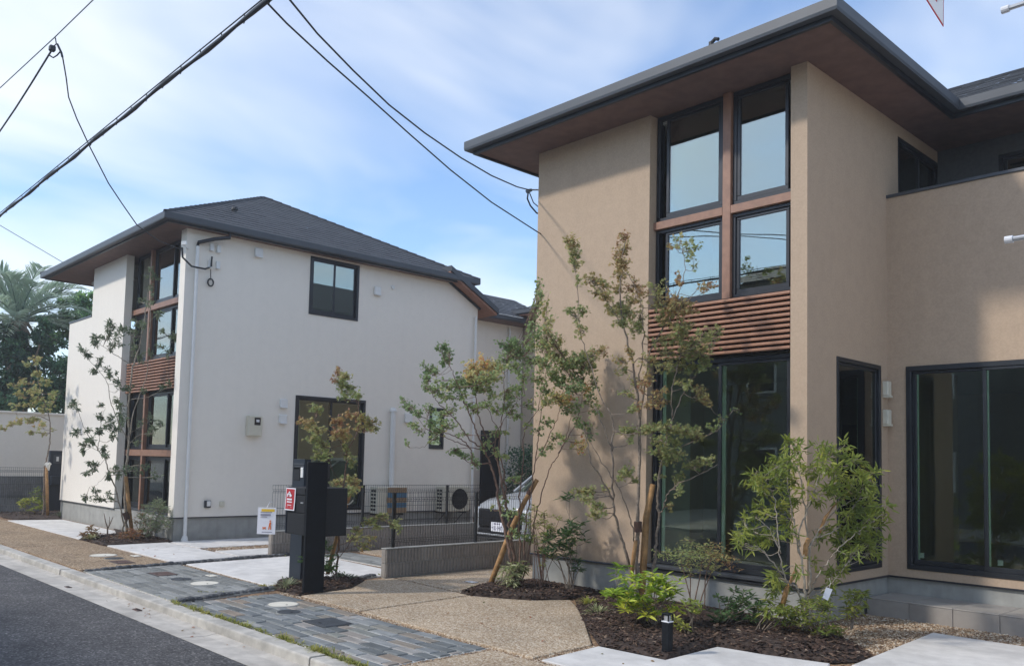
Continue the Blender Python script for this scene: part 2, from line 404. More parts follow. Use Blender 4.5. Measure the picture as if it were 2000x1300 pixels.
M['block_grey'] = per_object('grey_block', [(0.0, (0.22, 0.225, 0.225)), (1.0, (0.28, 0.285, 0.285))], 0.9, 0.5, 60, 0.16, 18)
M['tile'] = per_object('step_tile', [(0.0, (0.315, 0.285, 0.255)), (1.0, (0.385, 0.355, 0.32))], 0.6, 0.1, 40, 0.12, 6)
M['wire_black'] = plain('black_wire', (0.010, 0.012, 0.014), 0.5)
M['cable'] = plain('cable_sheath', (0.030, 0.036, 0.045), 0.6)
M['cable_grey'] = plain('grey_cable', (0.16, 0.18, 0.20), 0.6)
M['steel'] = plain('galvanised_steel', (0.50, 0.51, 0.52), 0.4, 0.6, var=0.1)
M['mail_black'] = plain('mailbox_black', (0.016, 0.018, 0.021), 0.6, var=0.15, scale=40, spec=0.3)
M['post_black'] = plain('post_black', (0.006, 0.008, 0.011), 0.6, var=0.15, scale=30, spec=0.22)
M['mail_navy'] = plain('mailbox_navy', (0.012, 0.020, 0.032), 0.5, var=0.1, scale=40)
M['paper'] = plain('paper', (0.74, 0.75, 0.80), 0.8, var=0.02)
M['red'] = plain('red_print', (0.42, 0.022, 0.030), 0.6, var=0.04)
M['yellow'] = plain('yellow_print', (0.75, 0.50, 0.04), 0.6, var=0.02)
M['orange'] = plain('orange_print', (0.70, 0.16, 0.03), 0.6, var=0.02)
M['ink'] = plain('grey_print', (0.16, 0.15, 0.22), 0.7, var=0.02)
M['cover_white'] = plain('cover_white', (0.72, 0.68, 0.58), 0.7, var=0.05, bump=0.2, bscale=90)
M['cover_dark'] = plain('cover_dark', (0.045, 0.052, 0.06), 0.6, var=0.2, bump=0.6, bscale=90)
M['cover_brown'] = plain('cover_brown', (0.095, 0.055, 0.045), 0.65, var=0.2, bump=0.4, bscale=70)
M['car_white'] = plain('car_paint', (0.34, 0.36, 0.38), 0.18, var=0.01, spec=0.6)
M['car_black'] = plain('car_black_plastic', (0.010, 0.010, 0.012), 0.35)
M['lamp'] = plain('lamp_lens', (0.75, 0.78, 0.80), 0.12, spec=0.7)
M['rubber'] = plain('rubber', (0.015, 0.015, 0.015), 0.8)
M['bark'] = plain('bark', (0.25, 0.20, 0.155), 0.9, var=0.3, scale=26, bump=0.8, bscale=50, stain=0.2)
M['bark_brown'] = plain('bark_reddish', (0.185, 0.115, 0.085), 0.9, var=0.25, scale=26, bump=0.7, bscale=50)
M['bark_pale'] = plain('bark_pale', (0.33, 0.285, 0.225), 0.9, var=0.25, scale=26, bump=0.7, bscale=50)
M['stake'] = plain('peeled_log', (0.42, 0.235, 0.095), 0.75, var=0.25, scale=14, bump=0.4, bscale=30, stain=0.25)
M['strap'] = plain('strap', (0.10, 0.055, 0.04), 0.9, var=0.2)
M['white_strap'] = plain('white_strap', (0.70, 0.68, 0.62), 0.9, var=0.05)
M['wood_panel'] = plain('dark_wood_panel', (0.085, 0.05, 0.035), 0.6, var=0.2, scale=12)
M['card_brown'] = plain('cardboard', (0.34, 0.23, 0.13), 0.85, var=0.1)
M['card_blue'] = plain('blue_band', (0.07, 0.17, 0.27), 0.7, var=0.05)
G = lambda *s: list(s)
M['lf_maple'] = leafy('leaf_maple', [(0.0, (0.195, 0.269, 0.107)), (0.35, (0.345, 0.398, 0.157)), (0.6, (0.518, 0.460, 0.204)), (0.8, (0.499, 0.333, 0.152)), (1.0, (0.348, 0.170, 0.102))], 0.48)
M['lf_green'] = leafy('leaf_round_green', [(0.0, (0.191, 0.283, 0.133)), (0.45, (0.349, 0.444, 0.194)), (0.7, (0.595, 0.548, 0.242)), (0.88, (0.790, 0.630, 0.280)), (1.0, (0.790, 0.400, 0.193))], 0.48)
M['lf_osm'] = leafy('leaf_evergreen', [(0.0, (0.118, 0.172, 0.040)), (0.5, (0.274, 0.334, 0.071)), (0.85, (0.469, 0.475, 0.102)), (1.0, (0.688, 0.667, 0.143))], 0.44, 0.35)
M['lf_lime'] = leafy('leaf_lime', [(0.0, (0.140, 0.247, 0.044)), (0.5, (0.313, 0.466, 0.060)), (0.8, (0.561, 0.630, 0.074)), (1.0, (0.800, 0.750, 0.113))], 0.36, 0.4)
M['lf_dark'] = leafy('leaf_dark', [(0.0, (0.054, 0.106, 0.047)), (0.5, (0.112, 0.199, 0.074)), (1.0, (0.234, 0.317, 0.106))], 0.35, 0.4)
M['lf_grey'] = leafy('leaf_grey_green', [(0.0, (0.115, 0.164, 0.099)), (0.5, (0.218, 0.275, 0.164)), (1.0, (0.392, 0.418, 0.242))], 0.40)
M['lf_var'] = leafy('leaf_variegated', [(0.0, (0.115, 0.172, 0.057)), (0.5, (0.299, 0.333, 0.138)), (1.0, (0.667, 0.644, 0.414))], 0.30)
M['lf_grass'] = leafy('leaf_weed', [(0.0, (0.156, 0.203, 0.055)), (0.5, (0.359, 0.374, 0.094)), (1.0, (0.562, 0.499, 0.156))], 0.36)
M['lf_red'] = leafy('leaf_bronze', [(0.0, (0.168, 0.168, 0.067)), (0.5, (0.336, 0.202, 0.101)), (1.0, (0.403, 0.151, 0.084))], 0.36)
M['lf_palm'] = leafy('leaf_palm', [(0.0, (0.218, 0.306, 0.240)), (0.6, (0.481, 0.590, 0.458)), (1.0, (0.640, 0.640, 0.640))], 0.40)
M['lf_tree'] = leafy('leaf_far_tree', [(0.0, (0.035, 0.090, 0.060)), (0.5, (0.105, 0.225, 0.120)), (0.85, (0.255, 0.447, 0.164)), (1.0, (0.387, 0.597, 0.195))], 0.35)
def roof_material():
    mt, n, l, b = mat_new('roof_shingle')
    tc = n.new('ShaderNodeTexCoord')
    no = n.new('ShaderNodeTexNoise'); no.inputs['Scale'].default_value = 5; no.inputs['Detail'].default_value = 7
    l.new(tc.outputs['Object'], no.inputs['Vector'])
    vo = n.new('ShaderNodeTexVoronoi'); vo.inputs['Scale'].default_value = 7; l.new(tc.outputs['Object'], vo.inputs['Vector'])
    sp = n.new('ShaderNodeSeparateColor'); l.new(vo.outputs['Color'], sp.inputs[0])
    ad = n.new('ShaderNodeMath'); ad.operation = 'MULTIPLY_ADD'; ad.inputs[1].default_value = 0.35; l.new(sp.outputs[0], ad.inputs[0]); l.new(no.outputs['Fac'], ad.inputs[2])
    r = ramp(n, [(0.35, (0.042, 0.047, 0.055)), (0.95, (0.062, 0.068, 0.078))]); l.new(ad.outputs[0], r.inputs[0]); l.new(r.outputs[0], b.inputs['Base Color'])
    b.inputs['Roughness'].default_value = 0.8
    n3 = n.new('ShaderNodeTexNoise'); n3.inputs['Scale'].default_value = 120; l.new(tc.outputs['Object'], n3.inputs['Vector'])
    bp = n.new('ShaderNodeBump'); bp.inputs['Strength'].default_value = 0.4; bp.inputs['Distance'].default_value = 0.01
    l.new(n3.outputs['Fac'], bp.inputs['Height']); l.new(bp.outputs[0], b.inputs['Normal'])
    return mt
M['roof'] = roof_material()
# ------------------------------------------------------------------ ground, road, kerb, paving
def in_poly(P, poly):
    x, y = P[:,0], P[:,1]; n = len(poly); r = np.zeros(len(P), bool)
    for i in range(n):
        x0, y0 = poly[i]; x1, y1 = poly[(i+1) % n]
        c = ((y0 > y) != (y1 > y)) & (x < (x1-x0)*(y-y0)/((y1-y0) + 1e-12) + x0)
        r ^= c
    return r

def scatter(poly, n):
    a = np.array(poly); lo, hi = a.min(0), a.max(0); out = np.zeros((0, 2))
    while len(out) < n:
        q = lo + rng.random((n*2, 2))*(hi-lo); out = np.vstack([out, q[in_poly(q, poly)]])
    return out[:n]

g = MB().box(-700, 700, -700, 700, -0.6, -0.24); struct('ground', g, M['ground'])
rd = MB().add([(-300,-1.7,-0.09),(300,-1.7,-0.09),(300,0.9,-0.045),(-300,0.9,-0.045),(300,3.272,-0.076),(-300,3.272,-0.076),(-300,-1.7,-0.235),(300,-1.7,-0.235),(300,3.272,-0.235),(-300,3.272,-0.235)],
              [(0,1,2,3),(3,2,4,5),(0,6,7,1),(5,4,8,9)])
struct('road', rd, M['asphalt'])
opp = MB().box(-300, 300, -40, -1.7, -0.235, -0.02); struct('far_pavement', opp, M['kerb'])
# gutter: sloping concrete channel, cast in lengths
gut = thing('gutter', None, None, kind='structure')
KX = [-60 + 2.19*i for i in range(34)]
KX = [x + (-14.86 - min(KX, key=lambda q: abs(q+14.86))) for x in KX]
gm = MB(); L = 2.19*2 - 0.012
gm.add([(0,3.274,-0.074),(L,3.274,-0.074),(L,3.52,-0.086),(0,3.52,-0.086),(L,3.70,-0.062),(0,3.70,-0.062),(0,3.274,-0.23),(L,3.274,-0.23),(L,3.70,-0.23),(0,3.70,-0.23)],
       [(0,1,2,3),(3,2,4,5),(0,6,7,1),(0,3,5,9,6),(1,7,8,4,2)])
go = gm.build('gutter_length', M['gutter_conc'], gut)
for i, x in enumerate(KX[::2]):
    o = go if i == 0 else inst(go.data, 'gutter_length', gut, (0,0,0))
    o.location = (x + 0.5, 0, 0)
# kerb stones
ks = thing('kerb', None, None, kind='structure')
prof = [(-0.006,-0.22),(0.0,-0.012),(0.004,-0.002),(0.012,0.004),(0.150,0.004),(0.156,-0.004),(0.156,-0.22)]
L = 2.19 - 0.014
km = MB(); V = [(0, 3.625+o-0.004*(z < -0.1)*0 + (0.03 if z < -0.1 else 0)*0, z) for o, z in prof]
V = [(0.0, 3.62+o, z) for o, z in prof]; V2 = [(L, 3.62+o, z) for o, z in prof]; k = len(prof)
km.add(V+V2, [tuple(range(k))[::-1], tuple(range(k, 2*k))] + [(j, (j+1) % k, k+(j+1) % k, k+j) for j in range(k)])
ko = km.build('kerb_stone', M['kerb'], ks)
for i, x in enumerate(KX):
    o = ko if i == 0 else inst(ko.data, 'kerb_stone', ks, (0,0,0))
    o.location = (x, rng.normal(0, 0.004), rng.normal(0, 0.0025))

lot = struct('lot_ground', MB().box(-120, 40, 3.80, 90, -0.235, -0.022), M['gravel_bed'])

def slab(name, poly, mat, z=0.0, th=0.09):
    """paving slab with a small arris"""
    c = np.mean(np.array(poly), 0); mb = MB(); n = len(poly)
    a = sum(poly[i][0]*poly[(i+1)%n][1] - poly[(i+1)%n][0]*poly[i][1] for i in range(n))
    if a < 0: poly = poly[::-1]
    P = [np.array(p) for p in poly]; ins = []
    for i in range(n):
        d0 = P[i]-P[i-1]; d1 = P[(i+1) % n]-P[i]; d0 /= np.linalg.norm(d0); d1 /= np.linalg.norm(d1)
        m0 = np.array([-d0[1], d0[0]]); m1 = np.array([-d1[1], d1[0]]); mm = (m0+m1)/(1+m0@m1+1e-6)
        ins.append(P[i] + mm*0.008)
    v = [(p[0], p[1], z-th) for p in P] + [(p[0], p[1], z-0.006) for p in P] + [(p[0], p[1], z) for p in ins]
    f = [tuple(range(2*n, 3*n))]
    for i in range(n):
        j = (i+1) % n
        f += [(i, j, n+j, n+i), (n+i, n+j, 2*n+j, 2*n+i)]
    return mb.add(v, f).build(name, mat, lot)

A, C_ = M['aggregate'], M['pad']
slab('aggregate_slab', [(-8.90,5.13),(-7.69,5.13),(-7.83,6.76),(-9.52,6.88),(-9.55,6.45),(-9.05,5.9)], A)
slab('aggregate_slab', [(-7.63,5.12),(-5.03,5.07),(-5.06,5.84),(-5.82,6.6),(-6.42,7.16),(-6.86,7.52),(-7.10,7.10),(-7.4,6.92),(-7.78,6.74)], A)
slab('aggregate_slab', [(-9.52,6.95),(-8.05,6.84),(-8.22,7.3),(-8.33,8.0),(-8.40,10.6),(-9.56,10.6)], A)
slab('aggregate_slab', [(-5.44,3.83),(-2.2,3.83),(-2.2,4.99),(-5.44,4.99)], A)
slab('concrete_slab', [(-4.91,5.05),(-4.965,5.82),(-4.28,5.86),(-4.30,6.66),(-3.85,6.72),(-3.35,6.86),(-3.1,6.2),(-3.0,5.05)], C_, 0.006)
slab('concrete_slab', [(-3.33,9.0),(-3.21,6.95),(-1.8,6.95),(-1.6,9.03)], C_, 0.006)
slab('concrete_slab', [(-2.9,5.05),(-2.95,6.3),(-1.4,6.3),(-1.4,5.05)], C_, 0.006)
slab('concrete_slab', [(-12.40,5.24),(-9.80,5.20),(-9.80,6.9),(-9.82,7.30),(-12.58,7.46)], C_)
slab('aggregate_slab', [(-12.62,8.35),(-9.88,8.2),(-9.88,9.4),(-12.68,9.5)], A)
slab('concrete_slab', [(-12.62,9.55),(-9.88,9.45),(-9.88,16.0),(-12.68,16.0)], C_)
slab('concrete_slab', [(-12.62,16.06),(-9.88,16.06),(-9.88,22.0),(-16.0,22.0),(-16.0,16.06)], C_)
slab('concrete_slab', [(-1.3,3.84),(14,3.84),(14,10.2),(1.6,10.2),(-1.3,9.1)], C_)  # unseen slab, added to bounce light onto the shaded side walls
B = M['aggregate_far']
slab('aggregate_slab', [(-15.98,3.84),(-12.52,3.84),(-12.62,5.13),(-16.05,5.10)], B)
slab('aggregate_slab', [(-19.6,3.84),(-16.03,3.84),(-16.10,5.10),(-19.7,5.12)], B)
slab('aggregate_slab', [(-24.2,3.84),(-19.65,3.84),(-19.75,5.12),(-24.2,5.14)], B)
slab('aggregate_slab', [(-28.5,3.84),(-24.25,3.84),(-24.25,7.4),(-28.5,7.4)], B)
slab('concrete_slab', [(-15.58,5.18),(-12.78,5.19),(-12.90,6.28),(-15.62,6.24)], C_)
slab('concrete_slab', [(-15.70,6.30),(-14.44,6.33),(-14.44,9.6),(-15.70,9.6)], C_)
slab('concrete_slab', [(-13.86,6.34),(-12.98,6.34),(-13.02,9.6),(-13.86,9.6)], C_)
slab('concrete_slab', [(-22.2,5.17),(-16.98,5.14),(-17.2,5.6),(-17.6,6.28),(-22.0,6.28)], C_)

# slate paving: every stone a piece
def slate_field(name, x0, x1, y0, y1, mat, rows, lmin, lmax, gap, rowjit, skew=0.0):
    par = struct(name, MB().prism([(x0,y0),(x1,y0),(x1+skew,y1),(x0+skew,y1)], -0.05, -0.008), M['grout'])
    bases = []
    for q in range(8):
        r2 = np.random.default_rng(50+q)
        b = 0.012; j = lambda: r2.uniform(-0.012, 0.012)
        top = [(-.5+b+j()*.5, -.5+.05+j()), (.5-b+j()*.5, -.5+.05+j()), (.5-b+j()*.5, .5-.05+j()), (-.5+b+j()*.5, .5-.05+j())]
        zz = [r2.uniform(-0.002, 0.004) for _ in range(4)]
        v = [(-.5,-.5,-.03),(.5,-.5,-.03),(.5,.5,-.03),(-.5,.5,-.03)] + [(-.5,-.5,-.004),(.5,-.5,-.004),(.5,.5,-.004),(-.5,.5,-.004)] + [(top[i][0], top[i][1], zz[i]) for i in range(4)]
        f = [(8,9,10,11)] + [(i,(i+1)%4,4+(i+1)%4,4+i) for i in range(4)] + [(4+i,4+(i+1)%4,8+(i+1)%4,8+i) for i in range(4)]
        bm_ = MB().add(v, f); me = bpy.data.meshes.new('slate')
        me.from_pydata(bm_.v, [], bm_.f); me.materials.append(mat); bases.append(me)
    h = (y1-y0)/rows
    for r in range(rows):
        w = h*rng.uniform(1-rowjit, 1+rowjit) if rowjit else h
        yc = y0 + (r+.5)*h; sx = skew*(r+.5)/rows; x = x0 - rng.uniform(0, lmax*.6)
        while x < x1:
            l = rng.uniform(lmin, lmax); a = max(x, x0); b = min(x+l, x1)
            if b-a > 0.06:
                inst(bases[rng.integers(8)], 'slate', par, ((a+b)/2+sx, yc, rng.normal(0, 0.0012)), (0, 0, math.pi*rng.integers(2)), (b-a-gap, h-gap, 1))
            x += l
    return par
slate_field('slate_paving', -9.20, -5.52, 3.83, 5.0, M['slate'], 9, 0.20, 0.46, 0.019, 0)
slate_field('slate_driveway', -12.28, -9.42, 3.83, 5.13, M['slate_grey'], 11, 0.30, 0.62, 0.012, 0, -0.12)
slate_field('slate_band', -12.55, -9.86, 7.52, 8.14, M['slate_grey'], 5, 0.30, 0.62, 0.008, 0)

# cobble edgings
def cobble_row(name, p0, p1, step=0.105, mat=M['cobble']):
    p0 = np.array(p0); p1 = np.array(p1); n = int(np.linalg.norm(p1-p0)/step); d = (p1-p0)/np.linalg.norm(p1-p0); nn = np.array([-d[1], d[0]])
    par = struct(name, MB().prism([tuple(p0+nn*.055), tuple(p1+nn*.055), tuple(p1-nn*.055), tuple(p0-nn*.055)], -0.08, -0.004), M['mortar'])
    bases = []
    for q in range(5):
        r2 = np.random.default_rng(90+q); bm = bmesh.new(); bmesh.ops.create_cube(bm, size=1.0)
        bmesh.ops.bevel(bm, geom=list(bm.edges), offset=0.16, segments=1, affect='EDGES')
        for v in bm.verts:
            v.co *= 1 + r2.uniform(-0.07, 0.07)
        me = bpy.data.meshes.new('cobble'); bm.to_mesh(me); bm.free(); me.materials.append(mat); bases.append(me)
    for i in range(n):
        c = p0 + d*(i+.5)*step
        inst(bases[rng.integers(5)], 'cobble', par, (c[0]+rng.normal(0,.004), c[1]+rng.normal(0,.002), -0.012+rng.normal(0,.005)), (0, 0, math.atan2(d[1], d[0])+rng.normal(0, .05)), (step*rng.uniform(.84,.95), rng.uniform(.088,.108), rng.uniform(.075,.092)))
cobble_row('cobble_edging', (-12.36, 3.84), (-12.72, 7.1))
cobble_row('cobble_edging', (-9.28, 3.84), (-9.62, 5.2))
cobble_row('cobble_edging', (-9.66, 6.0), (-9.88, 6.9))

# planting beds: low mounds of soil with bark chips on top
BEDS = {
 'front': [(-6.84,7.58),(-6.38,7.12),(-5.80,6.56),(-5.03,5.90),(-4.62,5.92),(-4.31,5.92),(-4.34,6.70),(-3.85,6.78),(-3.38,6.93),(-3.24,7.2),(-3.32,7.55),(-3.78,8.0),(-4.28,8.26),(-5.5,8.29),(-6.8,8.27)],
 'corner': [(-8.02,6.80),(-7.72,6.77),(-7.40,6.95),(-7.12,7.15),(-6.95,7.5),(-6.95,8.26),(-8.2,8.28),(-8.3,7.4)],
 'post': [(-9.60,5.16),(-9.0,5.10),(-8.92,5.25),(-9.06,5.92),(-9.58,6.46),(-9.80,6.3),(-10.12,5.8),(-10.05,5.45)],
 'white': [(-17.0,5.16),(-15.75,5.16),(-15.64,5.26),(-15.64,6.36),(-18.8,6.36),(-17.65,6.30),(-17.25,5.65)],
 'left': [(-24.9,5.5),(-23.2,5.3),(-22.3,5.4),(-22.1,6.3),(-22.75,6.34),(-22.8,7.4),(-24.9,7.4)],
}
def bed(poly, h):
    n = len(poly); P = np.array(poly); c = P.mean(0); mb = MB(); v = []; f = []
    levels = [(1.0, -0.01), (0.97, 0.018), (0.86, h*.75), (0.55, h), (0.2, h*1.05)]
    for s_, z in levels:
        for p in P:
            q = c + (p-c)*s_; v.append((q[0], q[1], z + (rng.normal(0, 0.008) if s_ < .95 else 0)))
    for k_ in range(len(levels)-1):
        for i in range(n):
            j = (i+1) % n; f.append((k_*n+i, k_*n+j, (k_+1)*n+j, (k_+1)*n+i))
    f.append(tuple(range((len(levels)-1)*n, len(levels)*n)))
    return mb.add(v, f), h
def bed_z(P, poly, h):
    c = np.array(poly).mean(0)
    # distance ratio along the ray from the centre
    out = np.zeros(len(P))
    for i, p in enumerate(P):
        lo, hi = 1.0, 8.0
        for _ in range(12):
            md = (lo+hi)/2
            if in_poly(np.array([c + (p-c)*md]), poly)[0]: lo = md
            else: hi = md
        s_ = 1/lo
        out[i] = np.interp(s_, [0.2, 0.55, 0.86, 0.97, 1.0], [h*1.05, h, h*.75, .018, -.01])
    return out
chip_mb = MB()
for nm, poly in BEDS.items():
    h = {'front': 0.075, 'corner': 0.06, 'post': 0.05, 'white': 0.05, 'left': 0.05}[nm]
    mb, h = bed(poly, h)
    struct('planting_bed', mb, M['soil'])
    n = {'front': 5200, 'corner': 1700, 'post': 900, 'white': 900, 'left': 500}[nm]
    P = scatter(poly, n); Z = bed_z(P, poly, h)
    for p, z in zip(P, Z):
        a, el = rng.uniform(0, 2*math.pi), rng.uniform(-.45, .45)
        l, w, t = rng.uniform(.012, .042), rng.uniform(.006, .016), .004
        d = np.array([math.cos(a)*math.cos(el), math.sin(a)*math.cos(el), math.sin(el)]); sd_ = np.array([-math.sin(a), math.cos(a), rng.uniform(-.4,.4)])
        c = np.array([p[0], p[1], z+.008]); up = np.array([0,0,t])
        v = [c-d*l-sd_*w, c+d*l*.9-sd_*w*.7, c+d*l+sd_*w*.8, c-d*l*.8+sd_*w, c+up*1.6]
        chip_mb.add(v, [(0,1,4),(1,2,4),(2,3,4),(3,0,4)], float(np.clip(rng.beta(1.6, 2.4), 0, 1)))
tag(chip_mb.build('bark_mulch', M['mulch']), 'dark brown bark chips covering the planting beds', 'mulch', kind='stuff')

# loose gravel: beside the step, along slab joints, drainage strip by the white house
def stones(polys, name, label, mat):
    mb = MB()
    for poly, n, r0, r1, zb in polys:
        P = scatter(poly, n); R_ = rng.uniform(r0, r1, n)
        for p, r in zip(P, R_):
            a = rng.uniform(0, 6.28); q = rng.uniform(.6, 1.0); hgt = rng.uniform(.5, .8)
            ca, sa = math.cos(a)*r, math.sin(a)*r
            z = zb + rng.uniform(-.3, .35)*r
            v = [(p[0]+ca, p[1]+sa, z), (p[0]-sa*q, p[1]+ca*q, z+r*.1), (p[0]-ca, p[1]-sa, z), (p[0]+sa*q, p[1]-ca*q, z+r*.1), (p[0]+ca*.2, p[1]+sa*.2, z+r*hgt)]
            mb.add(v, [(0,1,4),(1,2,4),(2,3,4),(3,0,4)], float(rng.random()))
    return tag(mb.build(name, mat), label, 'gravel', kind='stuff')
stones([([(-4.25,8.2),(-3.7,8.0),(-3.28,7.6),(-3.36,9.06),(-1.9,9.1),(-1.9,9.62),(-4.25,9.62)], 7000, .008, .019, -.018),
        ([(-7.70,5.10),(-7.62,5.10),(-7.76,6.78),(-7.84,6.78)], 900, .006, .013, -.014),
        ([(-8.9,5.01),(-2.2,4.99),(-2.2,5.06),(-5.5,5.05),(-8.9,5.13)], 2300, .006, .014, -.014),
        ([(-5.52,3.83),(-5.44,3.83),(-5.44,5.0),(-5.52,5.0)], 600, .006, .013, -.014),
        ([(-9.5,6.88),(-7.8,6.76),(-7.8,6.84),(-9.5,6.95)], 700, .006, .013, -.014),
        ([(-5.06,5.05),(-4.92,5.05),(-4.98,5.86),(-5.06,5.86)], 500, .006, .013, -.014),
        ([(-14.42,6.34),(-13.88,6.34),(-13.88,9.0),(-14.42,9.0)], 2600, .010, .02, -.015),
        ([(-9.25,5.02),(-8.9,5.02),(-8.9,5.12),(-9.3,5.12)], 160, .008, .016, -.014),
        ([(-12.35,5.13),(-9.7,5.13),(-9.75,5.20),(-12.40,5.24)], 700, .006, .013, -.014)],
       'loose_gravel', 'loose brown gravel by the tiled step and along the paving joints', M['gravel'])

# covers set into the paving
def cover(name, label, c, kind, a, b, mat, group=None):
    t = thing(name, label, 'cover', (c[0], c[1], 0), group)
    mb = MB()
    if kind == 'round':
        mb.disc((c[0], c[1], -0.02), (0,0,1), a, a, 0.0245, 32); mb.build('rim', M['mortar'], t)
        MB().disc((c[0], c[1], -0.018), (0,0,1), a*.93, a*.91, 0.0265, 32).build('lid', mat, t)
        MB().disc((c[0]+a*.45, c[1], 0.0075), (0,0,1), .012, .012, .003, 10).build('keyhole', M['dark_gap'], t)
    else:
        mb.box(c[0]-a, c[0]+a, c[1]-b, c[1]+b, -0.02, 0.0045); mb.build('rim', M['grey_alu'], t)
        MB().bbox(c[0]-a*.9, c[0]+a*.9, c[1]-b*.9, c[1]+b*.9, -0.018, 0.009, .003).build('lid', mat, t)
        MB().bbox(c[0]-a*.12, c[0]+a*.12, c[1]-b*.65, c[1]-b*.5, 0.007, 0.0115, .002).build('handle', M['dark_gap'], t)
    return t
cover('inspection_cover', 'white round cover in the blue-grey slate paving', (-8.47,4.67), 'round', .17, 0, M['cover_white'])
cover('inspection_cover', 'dark round cover in the blue-grey slate paving', (-8.02,4.49), 'round', .13, 0, M['cover_dark'])
cover('meter_cover', 'dark square meter lid in the blue-grey slate paving', (-7.30,4.52), 'sq', .21, .16, M['cover_dark'])
cover('meter_cover', 'brown square lid in the grey driveway slates', (-11.52,4.56), 'sq', .20, .14, M['cover_brown'])
cover('inspection_cover', 'dark round cover in the grey driveway slates', (-10.90,4.55), 'round', .14, 0, M['cover_dark'])
cover('inspection_cover', 'white round cover in the grey driveway slates', (-10.40,4.64), 'round', .18, 0, M['cover_white'])
cover('marker_plate', 'small pale plate set in the grey driveway slates', (-11.0,5.0), 'sq', .10, .06, M['cover_white'])
cover('inspection_cover', 'white round cover in the brown aggregate by the white house', (-14.08,4.63), 'round', .20, 0, M['cover_white'])
cover('inspection_cover', 'dark round cover in the brown aggregate by the white house', (-13.60,4.63), 'round', .14, 0, M['cover_dark'])
cover('meter_cover', 'brown square lid beside the cobble edging', (-13.08,4.57), 'sq', .20, .13, M['cover_brown'])
cover('marker_plate', 'small pale plate in the brown aggregate by the white house', (-13.74,5.0), 'sq', .11, .06, M['cover_white'])
cover('marker_plate', 'small pale plate beside the leaning tree stake', (-8.62,7.50), 'sq', .09, .05, M['white_paint'])
# small drain holes cast in the gutter
for k_, (px_, py_, lb) in enumerate([(133, 1146, 'small dark drain slot in the gutter farther down the kerb'), (268, 1190, 'small dark drain slot in the gutter nearer the slate paving')]):
    p = on_ground(px_, py_, -0.08); t = thing('gutter_drain', lb, 'drain', (p[0], p[1], -0.082))
    MB().bbox(p[0]-.07, p[0]+.07, p[1]-.028, p[1]+.028, -0.10, -0.0735, .003).build('frame', M['cover_brown'], t)
    for j in (-1, 1): MB().box(p[0]+j*.03-.018, p[0]+j*.03+.018, p[1]-.016, p[1]+.016, -0.080, -0.0715).build('slot', M['dark_gap'], t)

# ------------------------------------------------------------------ houses
X_, Y_ = np.array([1.0,0,0]), np.array([0,1.0,0])
def lbox(mb, org, u, n, a0, a1, d0, d1, z0, z1, bev=0.0):
    p = np.asarray(org, float) + u*a0 - n*d0; q = np.asarray(org, float) + u*a1 - n*d1
    if bev: return mb.bbox(p[0], q[0], p[1], q[1], z0, z1, bev)
    return mb.box(p[0], q[0], p[1], q[1], z0, z1)

def window(parent, org, u, n, a0, a1, z0, z1, d, sashes, fw=0.045, fd=0.07, proud=0.0, mat='black_alu', sash_mat=None, pale=None, name='window'):
    """frame + sashes + panes; sashes: list of (s0, s1, offset) as shares of the width. d = depth of the frame's face behind the wall face"""
    org = np.asarray(org, float)
    fr = MB()
    lbox(fr, org, u, n, a0, a1, d-proud, d+fd, z1-fw, z1, .004); lbox(fr, org, u, n, a0, a1, d-proud, d+fd, z0, z0+fw, .004)
    lbox(fr, org, u, n, a0, a0+fw, d-proud, d+fd, z0+fw, z1-fw, .004); lbox(fr, org, u, n, a1-fw, a1, d-proud, d+fd, z0+fw, z1-fw, .004)
    w = fr.build(name, M[mat], parent)
    A0, A1 = a0+fw, a1-fw
    for i, (s0, s1, off) in enumerate(sashes):
        b0 = A0 + (A1-A0)*s0; b1 = A0 + (A1-A0)*s1; zz0, zz1 = z0+fw, z1-fw; sw = 0.042
        sm = MB(); dd = d+off
        lbox(sm, org, u, n, b0, b1, dd, dd+.035, zz1-sw*.8, zz1, .004); lbox(sm, org, u, n, b0, b1, dd, dd+.035, zz0, zz0+sw*1.3, .004)
        lbox(sm, org, u, n, b0, b0+sw, dd, dd+.035, zz0+sw*1.3, zz1-sw*.8, .004); lbox(sm, org, u, n, b1-sw, b1, dd, dd+.035, zz0+sw*1.3, zz1-sw*.8, .004)
        sm.build('sash', M[sash_mat or mat], w)
        g_ = MB(); lbox(g_, org, u, n, b0+sw*.9, b1-sw*.9, dd+.014, dd+.022, zz0+sw*1.2, zz1-sw*.7); g_.build('pane', M['glass' if z0 > 3 else 'glass_clear'], w)
        if pale:
            pl = MB(); lbox(pl, org, u, n, b0+sw, b0+sw+pale, dd+.024, dd+.034, zz0+sw*1.3, zz1-sw*.8); pl.build('inner_edge', M['pale_frame'], w)
    return w

